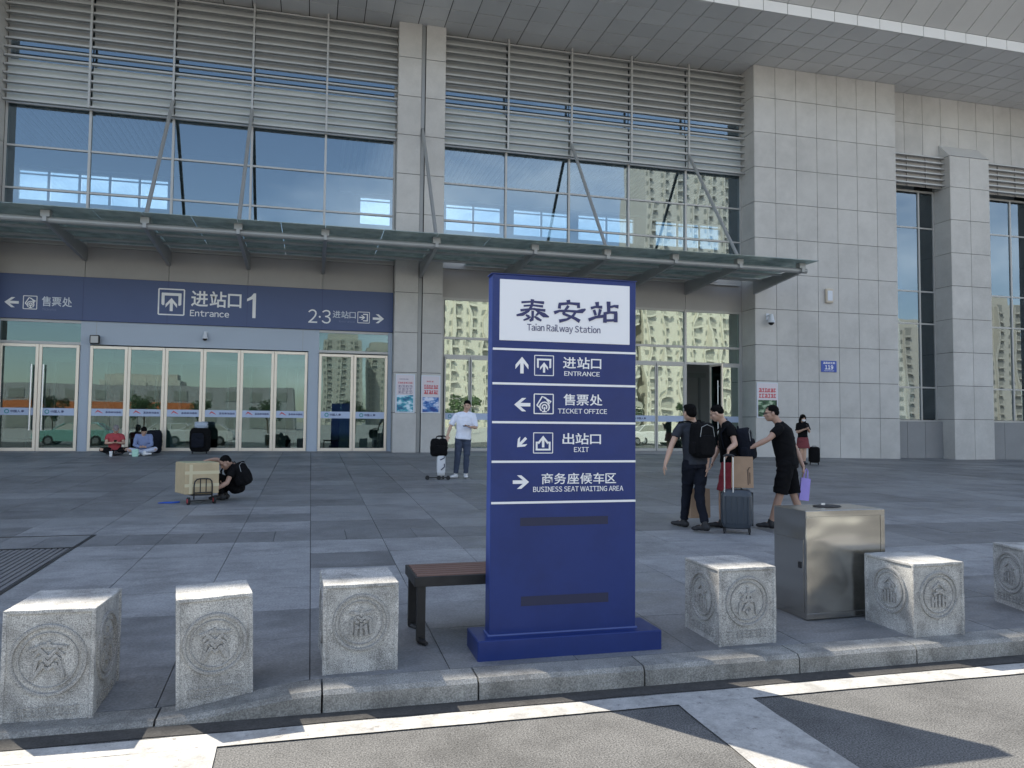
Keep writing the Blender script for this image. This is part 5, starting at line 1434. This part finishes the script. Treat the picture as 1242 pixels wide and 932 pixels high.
for xx in (-.035,.055): MB().tube((xx,-.15,.18),(xx,-.15,.40),.008).build('bar', 'iron', t)
MB().tube((-.13,-.15,.185),(.15,-.15,.185),.009).build('bar', 'iron', t)
MB().box(-.14,.16,-.15,.30,.135,.155).tube((-.20,-.10,.055),(.22,-.10,.055),.008).build('toe_plate', 'iron', t)
for sx in (-.20,.20):
    w0 = MB().tube((sx-.018,-.11,.058),(sx+.018,-.11,.058),.058,n=18).build('wheel', 'tyre', t)
    MB().tube((sx-.020,-.11,.058),(sx+.020,-.11,.058),.036,n=14).build('rim', 'redrim', w0)
t = thing('blue_strap', 'loose blue strap lying on the paving beside the hand truck', 'strap', on(-2.1,13.35), a0)
MB().path([(-.22,.0,.012),(-.12,.02,.014),(-.02,-.01,.013),(.10,.01,.02)], [.006,.016,.018,.012], 8).build('webbing', 'bluestrap', t)
# beside the sitting pair
t = thing('drink_cup', 'white takeaway cup with a straw in front of the person in red', 'cup', on(-5.42,23.90), 0)
MB().tube((0,0,0),(0,0,.13),.035,.045,14).build('cup_body', 'cup', t); MB().tube((0,0,.13),(0,0,.145),.048,.045,14).build('lid', 'offw', t); MB().tube((0,0,.14),(.01,0,.22),.004).build('straw', 'posterred', t)
t = thing('plastic_bag', 'small pale green plastic bag in front of the person in the hoodie', 'bag', on(-4.78,23.85), 0)
pr = Prim(); soft_box(pr, (0,0,.10), .085, .05, .11); meld(pr, 'bag_body', 'gbag', t, .009, 1, .012, 12)
t = thing('black_luggage', 'tall black suitcase with a grey bag on top standing before the central doors', 'suitcase', on(-3.22,25.0), 0)
pr = Prim(); soft_box(pr, (0,0,.42), .30, .17, .36); meld(pr, 'shell', 'black', t, .014, 2, .012)
pr = Prim(); soft_box(pr, (.02,0,.86), .19, .12, .10); meld(pr, 'grey_bag', 'bluegrey', t, .012, 2, .03, 7)
pr = Prim(); soft_box(pr, (-.05,-.19,.40), .18, .05, .22); meld(pr, 'front_pocket', 'navy', t, .012, 2, .01)
for sx in (-.2,.2): MB().tube((sx-.015,-.1,.03),(sx+.015,-.1,.03),.03,n=12).build('wheel', 'tyre', t)
t = thing('rucksack', 'dark rucksack leaning on the glass behind the person in the hoodie', 'backpack', on(-4.55,25.25), 0)
pr = Prim(); soft_box(pr, (0,0,.35), .22, .15, .34); meld(pr, 'main_bag', 'navy', t, .014, 2, .015)
pr = Prim(); soft_box(pr, (0,-.16,.25), .16, .05, .16); meld(pr, 'front_pocket', 'navy', t, .014, 2, .01)
MB().path([(-.04,0,.69),(-.03,0,.75),(.03,0,.75),(.04,0,.69)], .01, 8).build('grab_handle', 'navy', t)
# ================================================================= what stands behind the viewer and mirrors in the glass
def tower(label, x0, x1, y0, h, cols, m='tower', depth=18):
    t = thing('apartment_tower', label, 'tower block', ((x0+x1)/2, y0, 0), 0, 'apartment towers across the road', world=True)
    MB().box(x0,x1,y0-depth,y0,0,h).box(x0+2,x1-2,y0-depth+3,y0-3,h,h+3).build('wall', m, t)
    mb = MB(); w_ = (x1-x0)/cols; z = 3
    while z < h-2:
        for i in range(cols):
            a = x0+i*w_
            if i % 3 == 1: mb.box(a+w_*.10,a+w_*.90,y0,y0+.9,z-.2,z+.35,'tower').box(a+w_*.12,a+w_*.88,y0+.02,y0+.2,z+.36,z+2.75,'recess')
            elif i % 3 == 0: mb.box(a+w_*.30,a+w_*.70,y0-.1,y0+.06,z+.7,z+2.0,'towerw')
        z += 3
    mb.build('window', None, t)['kind'] = 'stuff'
    mb = MB()
    for i in range(1, cols, 3): mb.box(x0+i*w_-.3,x0+i*w_+.1,y0+.001,y0+.7,0,h-1)
    mb.build('pier', m, t)['kind'] = 'stuff'
tower('cream tower with balconies, tallest of the row', 92, 126, -150, 82, 22)
tower('cream tower in the middle of the row', 60, 90, -150, 50, 20)
tower('cream tower beside the trees', 30, 57, -150, 46, 18)
tower('far cream tower seen between the nearer ones', 5, 24, -335, 42, 9)
tower('far cream slab beyond the trees', 28, 48, -350, 40, 9)
tower('cream tower at the end of the road', 170, 190, -150, 33, 8)
tower('cream tower past the end of the road', 205, 226, -150, 42, 8)
tower('low far block behind the taxis', -95, -60, -340, 20, 12)
t = thing('shop_row', 'long low row of shops with an orange fascia across the road', 'shops', (-45,-92,0), world=True)
MB().box(-88,-3,-104,-92,0,7.5).build('wall', 'band', t); MB().box(-70,-20,-92,-91.6,3.4,4.6).build('fascia_board', 'orange', t)
mb = MB()
for i in range(20): mb.box(-86+i*4.2,-83.2+i*4.2,-92,-91.9,.3,3.0,'towerw').box(-86+i*4.2,-84+i*4.2,-92,-91.9,5.0,6.6,'towerw')
mb.build('window', None, t)['kind'] = 'stuff'
# trees
def crown_mesh(seed, n=1500):
    r = random.Random(seed); mb = MB()
    cl = [(Vector((r.uniform(-2.2,2.2), r.uniform(-2.2,2.2), r.uniform(3.2,7.4))), r.uniform(.9,1.7)) for _ in range(13)]
    for _ in range(n):
        c, s = r.choice(cl); d = Vector((r.gauss(0,1), r.gauss(0,1), r.gauss(0,1))).normalized()*s*r.random()**.4; p = c+d
        u = Vector((r.gauss(0,1), r.gauss(0,1), r.gauss(0,1))).normalized(); v = u.orthogonal().normalized(); q = .16+.14*r.random()
        mb.add([p-u*q, p+v*q*.6, p+u*q, p-v*q*.6], [(0,1,2,3)])
    return mb.mesh('crown', 'leaf', fix=False)
tm = []
for s in (1, 2):
    r = random.Random(s); mb = MB().path([(0,0,0),(.05,0,1.6),(0,.1,3.0),(.1,0,4.6)], [.19,.15,.12,.06], 8)
    for k in range(6):
        a = k*1.05; mb.path([(0,0,2.4+.2*k),(math.cos(a)*.8,math.sin(a)*.8,3.4+.3*k),(math.cos(a)*1.7,math.sin(a)*1.7,4.6+.3*k)], [.07,.05,.02], 6)
    tm.append((crown_mesh(s), mb.mesh('trunk', 'bark')))
for i, x in enumerate((-80,-72,-63,-54,-47,-41,-33,-21,-14,-6,6,13,22,30,41,49,57,66,77,88,100)):
    y = -62+(i % 3)*4
    t = thing('street_tree', 'leafy street tree across the road', 'tree', (x, y, 0), i*1.3, 'street trees across the road')
    s = .9+.25*((i*7) % 5)/4; t.scale = (s*(.62 if x > 0 else .55),)*3
    c, k = tm[i % 2]; inst(c, 'crown', t); inst(k, 'trunk', t)
# cars
def car_parts(suv=False):
    L = 4.6; H = 1.62 if suv else 1.44; W_ = .9
    sil = [(-2.25,.32),(-2.3,.62),(-2.22,.86),(-1.55,.95),(-.95,1.0),(1.55,1.0),(2.12,.94),(2.3,.72),(2.27,.36),(1.9,.25),(-1.9,.25)] if not suv else \
          [(-2.25,.35),(-2.3,.75),(-2.15,1.0),(-1.5,1.06),(-.95,1.1),(2.1,1.1),(2.28,.9),(2.27,.4),(1.9,.28),(-1.9,.28)]
    body = MB(); n = len(sil); vs = []
    for yv, k in ((-W_,.93),(-W_*.97,1),(W_*.97,1),(W_,.93)):
        for a, b in sil: vs.append((a*(.985 if k < 1 else 1), yv, .62+(b-.62)*k))
    body.add(vs, [(j*n+i, j*n+(i+1) % n, (j+1)*n+(i+1) % n, (j+1)*n+i) for j in range(3) for i in range(n)]+[tuple(range(n))[::-1], tuple(range(3*n, 4*n))])
    b0 = 1.0 if not suv else 1.1; top = H
    cab = [(-1.15,b0-.02),(-.45,top-.03),(-.1,top),(1.0,top),(1.3,top-.05),(1.95 if not suv else 2.1,b0-.02)]
    roof = MB(); gl = MB(); n = len(cab); vs = []
    for sgn in (-1, 1):
        for a, b in cab: vs.append((a, sgn*(W_-.07-.20*(b-b0)/(top-b0)), b))
    gl.add(vs, [tuple(range(n)), tuple(range(n, 2*n))[::-1]]+[(i, (i+1) % n, n+(i+1) % n, n+i) for i in range(n)])
    vs = []
    for sgn in (-1, 1):
        for a, b in [(-.50,top-.05),(-.1,top+.015),(1.0,top+.015),(1.36,top-.06)]: vs.append((a, sgn*(W_-.25), b))
    roof.add(vs, [(0,1,5,4),(1,2,6,5),(2,3,7,6)]+[(0,3,2,1),(4,5,6,7),(0,4,7,3)])
    for sgn in (-1, 1):
        for (a, b) in ((.35,.43),): roof.box(a,b,sgn*(W_-.07)-.03,sgn*(W_-.07)+.008,b0,top-.05)
        roof.path([(-1.12,sgn*(W_-.07),b0),(-.48,sgn*(W_-.24),top-.03)], .035, 6); roof.path([(1.9,sgn*(W_-.07),b0),(1.3,sgn*(W_-.24),top-.03)], .04, 6)
    return body.mesh('body', 'carw'), gl.mesh('window', 'towerw'), roof.mesh('roof', 'carw')
cp = {False: car_parts(False), True: car_parts(True)}
wm = MB().tube((0,-.11,0),(0,.11,0),.32,n=20).mesh('tyre', 'tyre'); rm = MB().tube((0,-.115,0),(0,.115,0),.19,n=12).mesh('rim', 'alu')
lm = MB().ell((0,0,0),(.08,.18,.07),10,6).mesh('headlight', 'offw'); am = MB().box(-.1,.1,-.2,.2,-.03,.03).mesh('bumper', 'blackp')
def car(label, x, y, rz_, suv=False, m='carw'):
    t = thing('parked_car', label, 'car', (x, y, 0), rz_, 'cars on the road behind the viewer')
    b, g, r = cp[suv]
    for me, nm in ((b,'body'),(g,'window'),(r,'roof')):
        if m != 'carw' and nm != 'window': me = me.copy(); me.materials.clear(); me.materials.append(M[m])
        inst(me, nm, t)
    for sx in (-1.38,1.38):
        for sy in (-.8,.8):
            w0 = inst(wm, 'wheel', t, (sx,sy,.32)); inst(rm, 'rim', w0)
    for sy in (-.65,.65): inst(lm, 'headlight', t, (-2.2,sy,.72 if not suv else .85))
    inst(am, 'bumper', t, (-2.24,0,.42), scale=(1,3.5,2)); inst(am, 'bumper', t, (2.24,0,.42), scale=(1,3.5,2))
car('pale green and white taxi on the road', -14.6, -3.4, 0, False, 'carg')
car('white saloon car stopped behind the taxi', -7.2, -3.6, 0, False)
car('second white saloon in the queue', -9.9, -7.5, 0, False)
car('white off-road car facing the station', 22.5, -3.4, R(180), True)
car('white van-like car beyond the first', 27.5, -6.6, R(180), True)

bpy.data.scenes.remove(TS)
